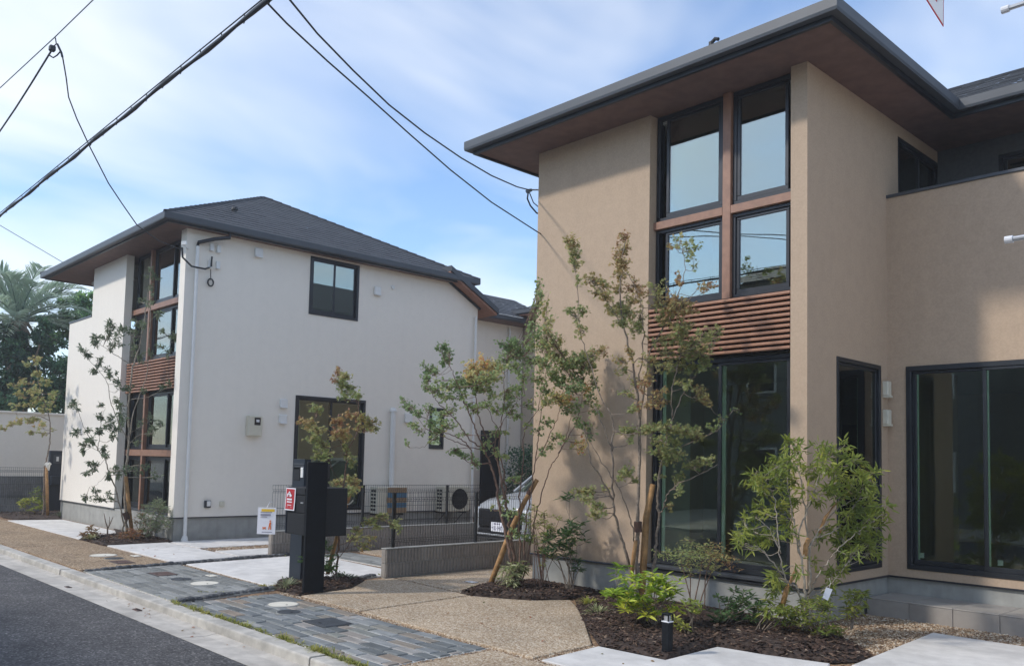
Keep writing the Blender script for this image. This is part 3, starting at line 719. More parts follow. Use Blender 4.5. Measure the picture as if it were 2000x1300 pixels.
def roof_plane(mb, e0, e1, t0, t1, n):
    e0, e1, t0, t1 = [np.asarray(q, float) for q in (e0, e1, t0, t1)]
    nr = np.cross(e1-e0, ((t0+t1)/2-e0)); nr /= np.linalg.norm(nr)
    if nr[2] < 0: nr = -nr
    for k_ in range(n):
        s0, s1 = k_/n, (k_+1)/n
        a, b = e0+(t0-e0)*s0, e1+(t1-e1)*s0; c, d = e1+(t1-e1)*s1, e0+(t0-e0)*s1
        # shingles in this course, each a little out of true
        L = np.linalg.norm(b-a); m_ = max(1, int(L/0.30)); off = 0.5*(k_ % 2)
        cuts = [0.0] + [min(1, max(0, (i+off)/m_)) for i in range(1, m_)] + [1.0]
        for i in range(len(cuts)-1):
            u0, u1 = cuts[i], cuts[i+1]
            if u1-u0 < 1e-4: continue
            th = 0.012 + rng.uniform(-.003, .003)
            p0, p1 = a+(b-a)*u0+nr*th, a+(b-a)*u1+nr*th; p2, p3 = d+(c-d)*u1+nr*.003, d+(c-d)*u0+nr*.003
            mb.add([p0, p1, p2, p3, a+(b-a)*u0, a+(b-a)*u1], [(0,1,2,3), (4,5,1,0)])
    return mb

def slats(parent, x0, x1, y, z0, z1, n, h, dpt):
    bk = MB().box(x0, x1, y+dpt+.02, y+dpt+.05, z0-.01, z1+.01).build('louvre_panel', M['dark_gap'], parent)
    me = None
    for i in range(n):
        zc = z0 + (z1-z0)*(i+.5)/n
        if me is None:
            o = MB().bbox(x0+.003, x1-.003, y, y+dpt, -h/2, h/2, .006).build('slat', M['slat'], bk); me = o.data; o.location = (0, 0, zc)
        else:
            inst(me, 'slat', bk, (0, 0, zc))
    return bk

# ---- the beige house
hb = thing('beige_house', 'beige stucco house with dark hip roof, brown louvre band and black windows', 'house', (-6.3, 10.0, 0))
YF, XR, YI, XL = 8.306, -4.30, 10.298, -8.33
T = 0.16
ZS = 5.95
wl_ = MB()
wl_.panel((0,YF,0), X_, -Y_, XL, XR, .372, ZS, T, [(-6.38,-4.49,.37,ZS+.1)])
wl_.panel((XR,0,0), Y_, X_, YF+T, 12.6, .372, ZS, T, [(8.97,10.09,.48,2.84),(10.64,12.1,4.62,5.80)])
wl_.panel((0,YI,0), X_, -Y_, XR, 1.5, .372, 4.915, T, [(-4.075,-2.385,.473,2.832)])
wl_.panel((XL,0,0), -Y_, -X_, -16.0, -(YF+T), .372, ZS, T, [])
wl_.panel((0,16.0,0), -X_, Y_, -1.5, -XL-T, .372, ZS, T, [])
wl_.panel((1.5,0,0), Y_, X_, YI+T, 15.84, .372, 4.6, T, [])
MB().panel((0,11.95,0), X_, -Y_, XR, 1.5, 4.62, ZS, .1, [(-3.55,-1.8,4.66,5.72)]).build('balcony_wall', M['recess_shade'], hb)
wl_.build('wall', M['stucco_beige'], hb)
FP = [(XL,16.0),(XL,YF),(XR,YF),(XR,YI),(1.5,YI)]
MB().sweep([(-.022,-.1),(-.022,.36),(-.17,.36),(-.17,-.1)], FP).build('footing', M['footing'], hb)
MB().sweep([(.016,.352),(.016,.36),(.004,.3715),(-.03,.3715),(-.03,.352)], FP).build('base_flashing', M['black_alu'], hb)
it = MB()
it.box(XL+T, XR-T, YF+.28, 15.8, .30, .42)
it.box(XR-T, 1.3, YI+T, 15.8, .30, .42)
it.build('room_floor', M['room_floor'], hb)
it = MB()
it.box(XL+T, XR-T, YF+.02+T, 15.8, 2.95, 3.40)          # between storeys
it.box(XR-T+.001, 1.4, YI+T, 15.8, 2.95, 4.62)
it.box(XL+T, XR-T, 12.2, 12.3, .42, 2.95)
it.box(XL+T, XR-T, 12.4, 12.5, 3.40, 5.9)
it.box(-2.1, 1.4, 13.6, 13.7, .42, 2.95)
it.box(-6.42, -6.36, YF+T+.1, 9.2, .42, 2.9)
it.box(XL+T, XR-T, YF+T+.02, 15.8, 5.86, 5.93)
it.build('room_wall', M['room_wall'], hb)
it = MB(); it.box(-3.3, -2.55, 12.9, 13.35, .42, 2.3); it.box(-5.9, -5.2, 11.75, 12.15, .42, 1.3); it.build('room_furniture', M['wood_panel'], hb)
it = MB(); it.box(XR-T+.01, 1.4, YI+T, 11.94, 4.62, 4.66); it.build('balcony_floor', M['footing'], hb)
MB().bbox(XR-.02, 1.52, YI-.02, YI+T+.02, 4.915, 4.955, .006).build('parapet_cap', M['grey_alu'], hb)
# soffit, fascia, gutter
EP = [(-9.08,16.6),(-9.08,7.56),(-3.62,7.56),(-3.62,10.76),(2.3,10.76)]
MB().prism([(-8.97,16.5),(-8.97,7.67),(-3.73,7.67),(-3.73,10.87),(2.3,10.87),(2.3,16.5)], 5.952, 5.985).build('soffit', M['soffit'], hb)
MB().sweep([(-.085,5.925),(-.085,6.05),(-.125,6.05),(-.125,5.925)], EP).build('fascia', M['black_alu'], hb)
MB().sweep([(0,5.975),(.008,6.005),(.008,6.105),(-.008,6.11),(-.03,6.095),(-.082,6.095),(-.082,5.975)], EP).build('gutter', M['gutter'], hb)
rf = MB(); ze = 6.09; ap = 2.73; zt = ze + .5*ap; xm = -6.35
roof_plane(rf, (-9.08,7.56,ze), (-3.62,7.56,ze), (xm,7.56+ap,zt), (xm,7.56+ap,zt), 15)
roof_plane(rf, (-3.62,7.56,ze), (-3.62,16.6,ze), (xm,7.56+ap,zt), (xm,16.6,zt), 15)
roof_plane(rf, (-9.08,16.6,ze), (-9.08,7.56,ze), (xm,16.6,zt), (xm,7.56+ap,zt), 15)
roof_plane(rf, (-3.62,10.76,ze), (2.3,10.76,ze), (xm,10.76+ap,zt), (2.3,10.76+ap,zt), 15)
rf.build('roof', M['roof'], hb)
mb = MB(); mb.disc((-5.05,7.62,6.10), (0,0,1), .028, .028, .07, 10); mb.tube([(-5.05,7.62,6.16),(-5.0,7.62,6.19),(-4.96,7.62,6.17)], .02, 8); mb.build('roof_vent', M['wire_black'], hb)
# street windows
YW_ = YF + .13
fo = (0, YF, 0)
for (a0, a1) in ((-6.37, -5.395), (-5.285, -4.495)):
    window(hb, fo, X_, -Y_, a0, a1, 4.605, 5.945, .13, [(.10, 1.0, .012) if a0 < -6 else (0, .93, .012)], .05, .09, 0)
    window(hb, fo, X_, -Y_, a0, a1, 3.53, 4.505, .13, [(.10, 1.0, .02) if a0 < -6 else (0, .93, .02)], .04, .09, 0)
MB().bbox(-5.393, -5.287, YF+.085, YF+.2, 3.52, 5.948, .004).build('mullion', M['brown_alu'], hb)
tr = MB(); tr.bbox(-6.379, -5.395, YF+.085, YF+.2, 4.507, 4.603, .004); tr.bbox(-5.285, -4.491, YF+.085, YF+.2, 4.507, 4.603, .004); tr.build('transom', M['brown_alu'], hb)
slats(hb, -6.378, -4.492, YF-.004, 2.862, 3.512, 11, .033, .05)
window(hb, fo, X_, -Y_, -6.37, -4.50, .43, 2.85, .11, [(0, .53, .045), (.49, 1.0, .008)], .055, .1, 0, pale=.05)
MB().bbox(-6.45, -4.42, YF-.035, YF+.12, .385, .425, .006).build('sill', M['grey_alu'], hb)
# side window, wing window, balcony windows
window(hb, (XR,0,0), Y_, X_, 8.965, 10.095, .475, 2.845, -.012, [(0, 1, .03)], .05, .1, 0)
MB().box(XR-.28, XR-.085, 10.0, 10.04, .53, 2.80).build('inner_jamb', M['pale_frame'], hb)
w_ = window(hb, (0,YI,0), X_, -Y_, -4.082, -2.378, .466, 2.839, -.015, [(0, .515, .05), (.485, 1, .012)], .06, .11, 0, pale=.018)
for x_ in (-3.97, -3.13):
    MB().box(x_, x_+.055, YI+.025 if x_ > -3.5 else YI+.060, YI+.029 if x_ > -3.5 else YI+.064, .60, .66).build('energy_sticker', M['paper'], w_)
window(hb, (XR,0,0), Y_, X_, 10.635, 12.1, 4.62, 5.80, .0, [(0, .52, .02), (.48, 1, .05)], .05, .1, 0)
window(hb, (0,11.95,0), X_, -Y_, -3.55, -1.8, 4.66, 5.72, .0, [(0, .52, .03), (.48, 1, .06)], .05, .08, 0)
for zc in (2.58, 2.24):      # vent hoods in the corner
    h_ = MB(); h_.bbox(XR+.001, XR+.07, YI-.16, YI-.055, zc-.09, zc+.085, .008); h_.box(XR+.003, XR+.085, YI-.15, YI-.065, zc-.11, zc-.085); h_.build('vent_hood', M['cream_plastic'], hb)
# tiled step
st = thing('tiled_step', 'low tiled step under the wide sliding window', 'step', (-3.0, 9.97, 0))
sc_ = MB().box(-4.26, -.5, 9.665, YI+.015, -.05, .163).build('core', M['mortar'], st)
me_t = me_f = None
for i in range(7):
    x0 = -4.262 + .45*i
    for (r_, y0, y1) in ((0, 9.652, 9.972), (1, 9.976, YI+.02)):
        MB().bbox(x0+.002, x0+.446, y0, y1, .158, .172, .003).build('tile', M['tile'], sc_, org=(x0, y0, .165))
    MB().bbox(x0+.002, x0+.446, 9.649, 9.664, -.03, .155, .003).build('tile', M['tile'], sc_, org=(x0, 9.65, .1))
MB().bbox(-4.278, -4.262, 9.655, YI, -.03, .155, .003).build('tile', M['tile'], sc_, org=(-4.27, 9.9, .1))

# ---- the white house
hw = thing('white_house', 'white stucco house with dark hip roof and brown louvre band by the tall slender tree', 'house', (-19.0, 9.0, 0))
YW2, XW, XWL, XWU = 6.38, -15.78, -22.7, -21.04
ZW = 5.87
wm = MB()
wm.panel((0,YW2,0), X_, -Y_, XWL, XW, .432, ZW, T, [(-18.93,-16.03,.43,ZW+.1), (XWL-.1,XWU,4.76,ZW+.1)])
wm.panel((XW,0,0), Y_, X_, YW2+T, 12.81, .432, ZW, T, [(9.02,10.22,4.60,5.82),(8.80,10.50,.50,2.87),(12.30,12.72,1.87,2.83)])
wm.panel((XWL,0,0), -Y_, -X_, -13.7, -(YW2+T), .432, 4.76, T, [])
wm.panel((XWU,0,0), -Y_, -X_, -13.7, -(YW2+T), 4.76, ZW, T, [])
wm.panel((0,13.7,0), -X_, Y_, -XW+T, -XWL-T, .432, 5.30, T, [])
zs_ = ZW - .527*(13.7-12.81)
wm.add([(XW,12.81,.432),(XW,13.7,.432),(XW,13.7,zs_),(XW,12.81,ZW)], [(0,1,2,3)])
wm.add([(XW,13.7,.432),(XW-T,13.7,.432),(XW-T,13.7,zs_),(XW,13.7,zs_)], [(0,1,2,3)])
wm.build('wall', M['stucco_white'], hw)
FP = [(XWL,13.7),(XWL,YW2),(XW,YW2),(XW,13.7)]
MB().sweep([(-.022,-.1),(-.022,.42),(-.17,.42),(-.17,-.1)], FP).build('footing', M['footing'], hw)
fl = MB()
fl.sweep([(.016,.412),(.016,.42),(.004,.4315),(-.03,.4315),(-.03,.412)], [(XWL,13.7),(XWL,YW2),(-18.93,YW2)])
fl.sweep([(.016,.412),(.016,.42),(.004,.4315),(-.03,.4315),(-.03,.412)], [(-16.03,YW2),(XW,YW2),(XW,13.7)])
fl.build('base_flashing', M['black_alu'], hw)
MB().box(XWL+T, XW-T, YW2+.3, 13.5, .35, .46).build('room_floor', M['room_floor'], hw)
it = MB(); it.box(XWL+T, XW-T, YW2+.26, 13.5, 2.95, 3.45); it.box(XWL+T, XW-T, YW2+.4, 13.5, 5.76, 5.83); it.box(-20.5, XW-T, 12.0, 12.1, .46, 2.95); it.box(-18.4, -18.3, 7.9, 12.0, .46, 2.95)
it.box(-17.9, -17.8, 8.0, 12.5, 3.45, 5.76); it.build('room_wall', M['room_wall'], hw)
cp = MB(); cp.bbox(XWL-.015, XWU+.0, YW2-.015, YW2+T+.01, 4.745, 4.79, .005); cp.bbox(XWL-.015, XWL+T+.01, YW2+T+.01, 13.7, 4.745, 4.79, .005); cp.build('parapet_cap', M['grey_alu'], hw)
EPW = [(-23.3,13.6),(-23.3,5.82),(-15.44,5.82),(-15.44,13.46),(-23.0,13.46)]
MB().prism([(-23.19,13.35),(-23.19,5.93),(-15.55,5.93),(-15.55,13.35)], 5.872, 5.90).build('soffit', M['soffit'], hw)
MB().sweep([(-.085,5.85),(-.085,5.95),(-.125,5.95),(-.125,5.85)], EPW).build('fascia', M['black_alu'], hw)
MB().sweep([(0,5.88),(.008,5.905),(.008,6.01),(-.008,6.015),(-.03,6.0),(-.082,6.0),(-.082,5.88)], EPW).build('gutter', M['gutter'], hw)
rf = MB(); ze = 5.995; hd = 3.82; zt = ze + .515*hd; yr = 5.82+hd
rA, rB = (-23.3+hd, yr, zt), (-15.44-hd, yr, zt)
roof_plane(rf, (-23.3,5.82,ze), (-15.44,5.82,ze), rA, rB, 20)
roof_plane(rf, (-15.44,5.82,ze), (-15.44,13.46,ze), rB, rB, 20)
roof_plane(rf, (-15.44,13.46,ze), (-23.3,13.46,ze), rB, rA, 20)
roof_plane(rf, (-23.3,13.46,ze), (-23.3,5.82,ze), rA, rA, 20)
rw = rf.build('roof', M['roof'], hw)
for e in ((-23.3,5.82),(-15.44,5.82),(-15.44,13.46)):
    mb = MB(); r_ = rB if e[0] > -20 else rA
    for i in range(24):
        s0, s1 = i/24, (i+1.25)/24
        a = np.array([e[0], e[1], ze])*(1-s0) + np.array(r_)*s0; b = np.array([e[0], e[1], ze])*(1-s1) + np.array(r_)*s1
        if s1 > 1: b = np.array(r_)
        mb.tube([a+[0,0,.012], b+[0,0,.004]], [.038, .030], 5, False)
    mb.build('hip_cap', M['roof'], rw)
mb = MB(); mb.disc((-16.75,7.75,6.64), (0,0,1), .05, .05, .09, 10); mb.disc((-16.75,7.75,6.72), (0,0,1), .075, .06, .05, 10); mb.build('roof_vent', M['wire_black'], rw)
# lower roof at the back with brown boarded verge
sl = -.527
def zq(y): return ZW + .005 + sl*(y-12.81)
ly0, ly1 = 12.55, 14.1
MB().add([(-22.6,ly0,zq(ly0)+.06),(-15.43,ly0,zq(ly0)+.06),(-15.43,ly1,zq(ly1)+.06),(-22.6,ly1,zq(ly1)+.06),(-22.6,ly0,zq(ly0)+.19),(-15.43,ly0,zq(ly0)+.19),(-15.43,ly1,zq(ly1)+.19),(-22.6,ly1,zq(ly1)+.19)],
         [(0,3,2,1),(4,5,6,7),(0,1,5,4),(1,2,6,5),(2,3,7,6),(3,0,4,7)]).build('lower_roof', M['gutter'], hw)
MB().add([(-22.6,ly0,zq(ly0)),(-15.47,ly0,zq(ly0)),(-15.47,ly1-.04,zq(ly1-.04)),(-22.6,ly1-.04,zq(ly1-.04)),(-22.6,ly0,zq(ly0)+.055),(-15.47,ly0,zq(ly0)+.055),(-15.47,ly1-.04,zq(ly1-.04)+.055),(-22.6,ly1-.04,zq(ly1-.04)+.055)],
         [(0,3,2,1),(4,5,6,7),(0,1,5,4),(1,2,6,5),(2,3,7,6),(3,0,4,7)]).build('verge_board', M['fascia'], hw)
mb = MB(); mb.tube([(XW+.03,12.75,zq(12.75)-.02),(XW+.03,13.75,zq(13.75)-.02)], .035, 6); mb.build('verge_trim', M['black_alu'], hw)
# street windows in the recess
fw_ = (0, YW2, 0)
window(hw, fw_, X_, -Y_, -18.92, -18.03, 4.68, 5.845, .24, [(0, 1, .012)], .045, .09)
window(hw, fw_, X_, -Y_, -17.93, -16.035, 4.68, 5.845, .24, [(0, .52, .012), (.48, 1, .04)], .045, .09)
window(hw, fw_, X_, -Y_, -18.92, -18.03, 3.53, 4.55, .24, [(0, 1, .012)], .045, .09)
window(hw, fw_, X_, -Y_, -17.93, -16.035, 3.53, 4.55, .24, [(0, .52, .012), (.48, 1, .04)], .045, .09)
window(hw, fw_, X_, -Y_, -18.92, -18.03, 1.69, 2.84, .24, [(0, 1, .012)], .045, .09)
window(hw, fw_, X_, -Y_, -17.93, -16.035, 1.69, 2.84, .24, [(0, .52, .012), (.48, 1, .04)], .045, .09)
window(hw, fw_, X_, -Y_, -18.92, -18.03, .48, 1.54, .24, [(0, 1, .012)], .045, .09)
window(hw, fw_, X_, -Y_, -17.93, -16.035, .48, 1.54, .24, [(0, .52, .012), (.48, 1, .04)], .045, .09)
MB().bbox(-18.02, -17.94, YW2+.17, YW2+.32, .44, 2.85, .004).build('mullion', M['brown_alu'], hw)
MB().bbox(-18.02, -17.94, YW2+.17, YW2+.32, 3.52, 5.848, .004).build('mullion', M['brown_alu'], hw)
for (z0, z1) in ((4.56, 4.67), (1.55, 1.68)):
    tr = MB(); tr.bbox(-18.925, -18.022, YW2+.17, YW2+.32, z0, z1, .004); tr.bbox(-17.938, -16.032, YW2+.17, YW2+.32, z0, z1, .004); tr.build('transom', M['brown_alu'], hw)
slats(hw, -18.925, -16.035, YW2+.10, 2.86, 3.512, 11, .033, .05)
MB().box(-18.925, -16.035, YW2+.18, YW2+.34, .425, .475).build('sill', M['grey_alu'], hw)
# side windows
sx = (XW, 0, 0)
window(hw, sx, Y_, X_, 9.015, 10.225, 4.595, 5.825, -.02, [(0, .52, .03), (.48, 1, .06)], .055, .12)
window(hw, sx, Y_, X_, 8.795, 10.505, .495, 2.875, -.02, [(0, .52, .03), (.48, 1, .06)], .06, .12, pale=.02)
window(hw, sx, Y_, X_, 12.295, 12.725, 1.865, 2.835, -.02, [(0, 1, .03)], .045, .12)
# pipes, vents, meter, wiring on the side wall
mb = MB(); mb.tube([(XW+.07,6.57,5.55),(XW+.07,6.585,.09)], .034, 10); mb.build('downpipe', M['white_pvc'], hw)
mb = MB(); mb.disc((XW+.07,6.585,.0), (0,0,1), .07, .045, .09, 12); mb.build('pipe_shoe', M['white_pvc'], hw)
mb = MB(); mb.tube([(XW+.07,6.57,5.54),(XW+.07,6.58,5.62),(XW+.18,6.85,5.72),(XW+.27,7.1,5.78),(XW+.28,7.12,5.88)], .036, 8); mb.build('gutter_outlet', M['black_alu'], hw)
mb = MB(); mb.tube([(XW+.07,11.22,.35),(XW+.07,11.21,2.66)], .06, 10); mb.disc((XW+.07,11.21,2.66), (0,0,1), .085, .085, .04, 12); mb.disc((XW+.07,11.21,2.70), (0,0,1), .085, .04, .06, 12); mb.build('conduit', M['white_pvc'], hw)
mb = MB(); mb.tube([(XW+.06,13.60,5.15),(XW+.06,13.62,.05)], .033, 8); mb.build('downpipe', M['white_pvc'], hw)
mt_ = MB().bbox(XW+.002, XW+.14, 7.72, 8.02, 1.99, 2.40, .02).build('meter_box', M['cream_plastic'], hw)
MB().bbox(XW+.138, XW+.147, 7.84, 7.97, 2.21, 2.36, .004).build('meter_face', M['car_black'], mt_)
MB().bbox(XW+.146, XW+.150, 7.875, 7.94, 2.27, 2.32, .002).build('display', M['white_paint'], mt_)
for (yc, zc, s_) in ((8.51,2.69,.085),(8.51,2.37,.085),(7.83,5.67,.085),(10.70,5.345,.085),(11.66,2.56,.10)):
    h_ = MB(); h_.bbox(XW+.002, XW+.06, yc-s_, yc+s_, zc-s_, zc+s_, .012); h_.bbox(XW+.01, XW+.09, yc-s_*.85, yc+s_*.85, zc-s_-.02, zc-s_+.012, .004); h_.build('vent_hood', M['white_pvc'], hw)
mb = MB(); mb.disc((XW+.001,11.12,5.49), (1,0,0), .05, .04, .04, 14); mb.build('vent_cap', M['white_pvc'], hw)
o_ = MB().bbox(XW+.002, XW+.06, 6.95, 7.07, .60, .74, .008).build('outlet_box', M['grey_alu'], hw)
MB().bbox(XW+.04, XW+.07, 6.985, 7.06, .63, .73, .008).build('outlet_lid', M['white_pvc'], o_)
MB().bbox(XW+.002, XW+.055, 7.255, 7.345, .62, .72, .01).build('outlet_box', M['cream_plastic'], hw)
for (yc, zc) in ((6.86,5.60),(7.0,5.585),(6.84,5.26),(7.0,5.27)):
    h_ = MB(); h_.box(XW+.002, XW+.05, yc-.035, yc+.035, zc-.065, zc+.065); h_.box(XW+.012, XW+.09, yc-.045, yc+.02, zc-.085, zc-.066); h_.build('bracket', M['white_pvc'], hw)
mb = MB(); mb.tube([(XW+.25,6.20,5.42),(XW+.20,6.24,5.25),(XW+.12,6.45,5.13),(XW+.10,6.72,5.13),(XW+.07,6.85,5.20),(XW+.06,6.86,5.40)], .018, 6); mb.build('service_loop', M['wire_black'], hw)
mb = MB(); mb.tube([(XW+.05,6.85,5.15),(XW+.05,6.86,4.95)], .008, 5); a_ = np.linspace(0, 6.28, 15); mb.tube([(XW+.05, 6.86+.055*math.sin(t), 4.90+.07*math.cos(t)) for t in a_], .015, 6); mb.build('wire_coil', M['wire_black'], hw)
mb = MB()
for q in range(3): mb.tube([(XW+.28+.035*q,6.19+.02*q,5.46),(XW+.28+.035*q,6.19+.02*q,5.53)], [.022,.016], 8)
mb.tube([(XW,6.42,5.48),(XW+.28,6.19,5.49)], .012, 5); mb.build('insulator', M['white_pvc'], hw)

# ---- the house at the end of the driveway
h3 = thing('rear_house', 'grey-walled house behind the parked car between the other two', 'house', (-19.0, 19.0, 0))
mb = MB(); mb.box(-25, -18.5, 15.0, 17.9, 0, 5.72); mb.build('wall', M['stucco_white'], h3)
mb = MB(); mb.box(-25, -9.2, 17.95, 24, 0, 6.0); mb.build('wing', M['stucco_cream'], h3)
mb = MB(); mb.bbox(-25, -17.95, 14.6, 17.92, 5.72, 5.86, .02); mb.build('eave', M['gutter'], h3)
mb = MB(); mb.bbox(-25, -18.02, 14.7, 17.90, 5.69, 5.72, .004); mb.build('soffit', M['soffit'], h3)
mb = MB(); mb.bbox(-18.45, -8.8, 17.35, 24, 6.0, 6.14, .02); mb.build('wing_eave', M['gutter'], h3)
mb = MB(); mb.bbox(-18.2, -8.9, 17.42, 24, 5.95, 5.999, .004); mb.build('wing_soffit', M['fascia'], h3)
rf = MB()
roof_plane(rf, (-17.95,14.6,5.86), (-17.95,19.2,5.86), (-20.3,16.8,6.95), (-20.3,19.2,6.95), 12)
roof_plane(rf, (-25,14.6,5.86), (-17.95,14.6,5.86), (-25,16.8,6.95), (-20.3,16.8,6.95), 12)
roof_plane(rf, (-18.45,17.35,6.14), (-8.8,17.35,6.14), (-16.5,20.0,7.0), (-10.8,20.0,7.0), 12)
rf.build('roof', M['roof'], h3)
mb = MB(); mb.box(-18.5, -18.44, 15.25, 15.75, 0, 3.0); mb.build('entrance_panel', M['wood_panel'], h3)
mb = MB(); mb.tube([(-18.43,17.3,5.6),(-18.43,17.3,.1)], .035, 8); mb.build('downpipe', M['white_pvc'], h3)
mb = MB(); mb.bbox(-18.5, -18.42, 16.3, 17.0, .3, 2.5, .006); mb.build('window', M['black_alu'], h3)

# ---- houses across the street, seen only as reflections in the glass
def far_house(x0, x1, y0, y1, h, mat, label):
    t = thing('opposite_house', label, 'house', ((x0+x1)/2, (y0+y1)/2, 0), 'houses across the street')
    mb = MB().box(x0, x1, y0, y1, -.03, h); mb.build('wall', mat, t)
    rf = MB(); xm, ym = (x0+x1)/2, (y0+y1)/2; ov = .45; r_ = h + .35*(y1-y0)/2 + .15
    q0, q1 = (x0-ov, ym, r_), (x1+ov, ym, r_)
    roof_plane(rf, (x0-ov,y1+ov,h), (x1+ov,y1+ov,h), q0, q1, 6); roof_plane(rf, (x1+ov,y0-ov,h), (x0-ov,y0-ov,h), q1, q0, 6)
    rf.add([(x0,y0,h),(x0,y1,h),(x0,ym,r_-.1)], [(0,1,2)]); rf.add([(x1,y0,h),(x1,y1,h),(x1,ym,r_-.1)], [(0,2,1)])
    rf.build('roof', M['roof'], t)
    for zc in (1.6, 4.4):
        for xc in np.linspace(x0+1.2, x1-1.2, 3):
            w = MB(); w.bbox(xc-.55, xc+.55, y1, y1+.05, zc-.6, zc+.6, .01); wo = w.build('window', M['white_pvc'], t)
            MB().box(xc-.48, xc+.48, y1+.048, y1+.056, zc-.53, zc+.53).build('pane', M['car_black'], wo)
far_house(-14.6, -8.6, -12.5, -6.2, 7.2, M['opp_grey'], 'grey gabled house mirrored in the beige house windows')
far_house(-30, -18.5, -13, -6.5, 5.6, M['opp_dark'], 'dark house across the street mirrored beside the grey gabled one')
far_house(-50, -36, -14, -7, 5.8, M['opp_grey'], 'distant pale house mirrored in the white house windows')
far_house(-6.0, 6.0, -13.5, -7.0, 5.4, M['opp_dark'], 'low dark house across the street mirrored in the sliding windows')
# ------------------------------------------------------------------ block walls and mesh fences
def ribbed_block(L, W, H, name, mat, ribs=7):
    """split-ribbed concrete block standing along +Y, ribs on both long faces"""
    mb = MB(); prof = []
    step = L/ribs
    for i in range(ribs):
        y = i*step
        prof += [(0.016, y+.0005), (0.014, y+.007), (0.0, y+.013), (0.0, y+step-.013), (0.014, y+step-.007), (0.016, y+step-.0005)]
    pts = [(W/2-o, y) for o, y in prof] + [(-W/2+o, y) for o, y in reversed(prof)]
    n = len(pts)
    v = [(x, y, .002) for x, y in pts] + [(x, y, H-.004) for x, y in pts]
    f = [tuple(range(n))[::-1], tuple(range(n, 2*n))] + [(i, (i+1) % n, n+(i+1) % n, n+i) for i in range(n)]
    mb.add(v, f); me = bpy.data.meshes.new(name); me.from_pydata(mb.v, [], mb.f); me.materials.append(mat); return me

def block_wall(label, x, y0, y1, courses, H, mat, blk, cap=True, W=.12, L=.398):
    t = thing('block_wall', label, 'wall', (x, y0, 0), 'low block walls')
    MB().box(x-W/2+.018, x+W/2-.018, y0+.012, y1-.012, -.05, courses*H-.006).build('mortar', M['mortar'], t)
    me = ribbed_block(L-.004, W, H-.003, 'block', blk); n = int(round((y1-y0)/L))
    half = ribbed_block(L/2-.004, W, H-.003, 'block', blk, 4)
    for c in range(courses):
        if c % 2 == 0:
            for i in range(n): inst(me, 'block', t, (0, i*L+.002, c*H))
        else:
            inst(half, 'block', t, (0, .002, c*H))
            for i in range(n-1): inst(me, 'block', t, (0, L/2+i*L+.002, c*H))
            inst(half, 'block', t, (0, L/2+(n-1)*L+.002, c*H))
    if cap: MB().bbox(x-W/2-.001, x+W/2+.001, y0, y0+n*L, courses*H-.003, courses*H+.012, .004).build('coping', M['mortar'], t)
    return t

def mesh_fence(label, x, y0, y1, zb, zt, posts, pitch=.048, group='black mesh fences'):
    t = thing('mesh_fence', label, 'fence', (x, y0, zb), group)
    mb = MB(); w = .0026
    y = y0
    while y <= y1:
        # vertical wires with folded ribs near top and bottom
        pts = [(x, y, zb+.03), (x, y, zb+.08), (x+.022, y, zb+.105), (x, y, zb+.13), (x, y, zt-.13), (x+.022, y, zt-.105), (x, y, zt-.08), (x, y, zt)]
        mb.tube(pts, w, 4, False); y += pitch
    for z in (zb+.08, zb+.13, (zb+zt)/2, zt-.13, zt-.08, zt-.012):
        mb.tube([(x+.004, y0, z), (x+.004, y1, z)], w*1.15, 4)
    for z in (zb+.105, zt-.105): mb.tube([(x+.025, y0, z), (x+.025, y1, z)], w*1.15, 4)
    mb.build('wire_mesh', M['wire_black'], t)
    for yp in posts:
        p = MB().bbox(x-.045, x-.008, yp-.022, yp+.022, zb-.1, zt-.035, .004).build('post', M['wire_black'], t)
        MB().bbox(x-.048, x-.005, yp-.026, yp+.026, zt-.035, zt-.015, .004).build('post_cap', M['wire_black'], p)
        for z in (zb+.13, zt-.13): MB().bbox(x-.008, x+.012, yp-.015, yp+.015, z-.012, z+.012, .003).build('clip', M['wire_black'], p)
    return t
block_wall('low ribbed block wall beside the leaning tree stake', -9.70, 6.83, 10.81, 2, .187, 0, M['block'])
mesh_fence('black mesh fence on the block wall beside the leaning tree stake', -9.70, 6.92, 10.8, .37, 1.15, (7.0, 8.52, 10.5))
block_wall('low ribbed block wall by the white house', -12.86, 6.80, 12.77, 2, .187, 0, M['block'])
mesh_fence('black mesh fence on the block wall by the white house', -12.86, 6.82, 12.7, .37, 1.14, (8.6, 10.53, 12.5))
# far left boundary: grey block wall with mesh, tall white wall behind it
block_wall('taller grey block wall at the far left below the mesh', -25.2, 4.2, 8.58, 5, .185, 0, M['block_grey'], W=.15)
mesh_fence('black mesh fence at the far left', -25.0, 4.2, 7.0, .30, 1.17, (4.4, 6.9))
tw = thing('boundary_wall', 'tall plain white wall at the far left in front of the trees', 'wall', (-27.1, 8.0, 0))
MB().box(-27.2, -27.0, 3.9, 15.0, -.1, 2.64).build('wall', M['stucco_white'], tw)
MB().bbox(-27.24, -26.96, 3.86, 15.04, 2.64, 2.70, .01).build('coping', M['stucco_white'], tw)
gp = thing('gate_pillar', 'dark navy mailbox pillar beside the white house at the left', 'pillar', (-25.0, 6.95, 0))
MB().bbox(-25.1, -24.95, 6.72, 7.14, 0, 1.62, .006).build('pillar', M['mail_navy'], gp)
MB().bbox(-24.95, -24.935, 6.80, 7.00, 1.28, 1.50, .004).build('intercom', M['grey_alu'], gp)
MB().bbox(-24.936, -24.93, 6.87, 6.93, 1.34, 1.46, .002).build('name_plate', M['white_pvc'], gp)
MB().bbox(-24.97, -24.80, 6.74, 7.12, .72, .95, .006).build('mail_slot', M['mail_navy'], gp)

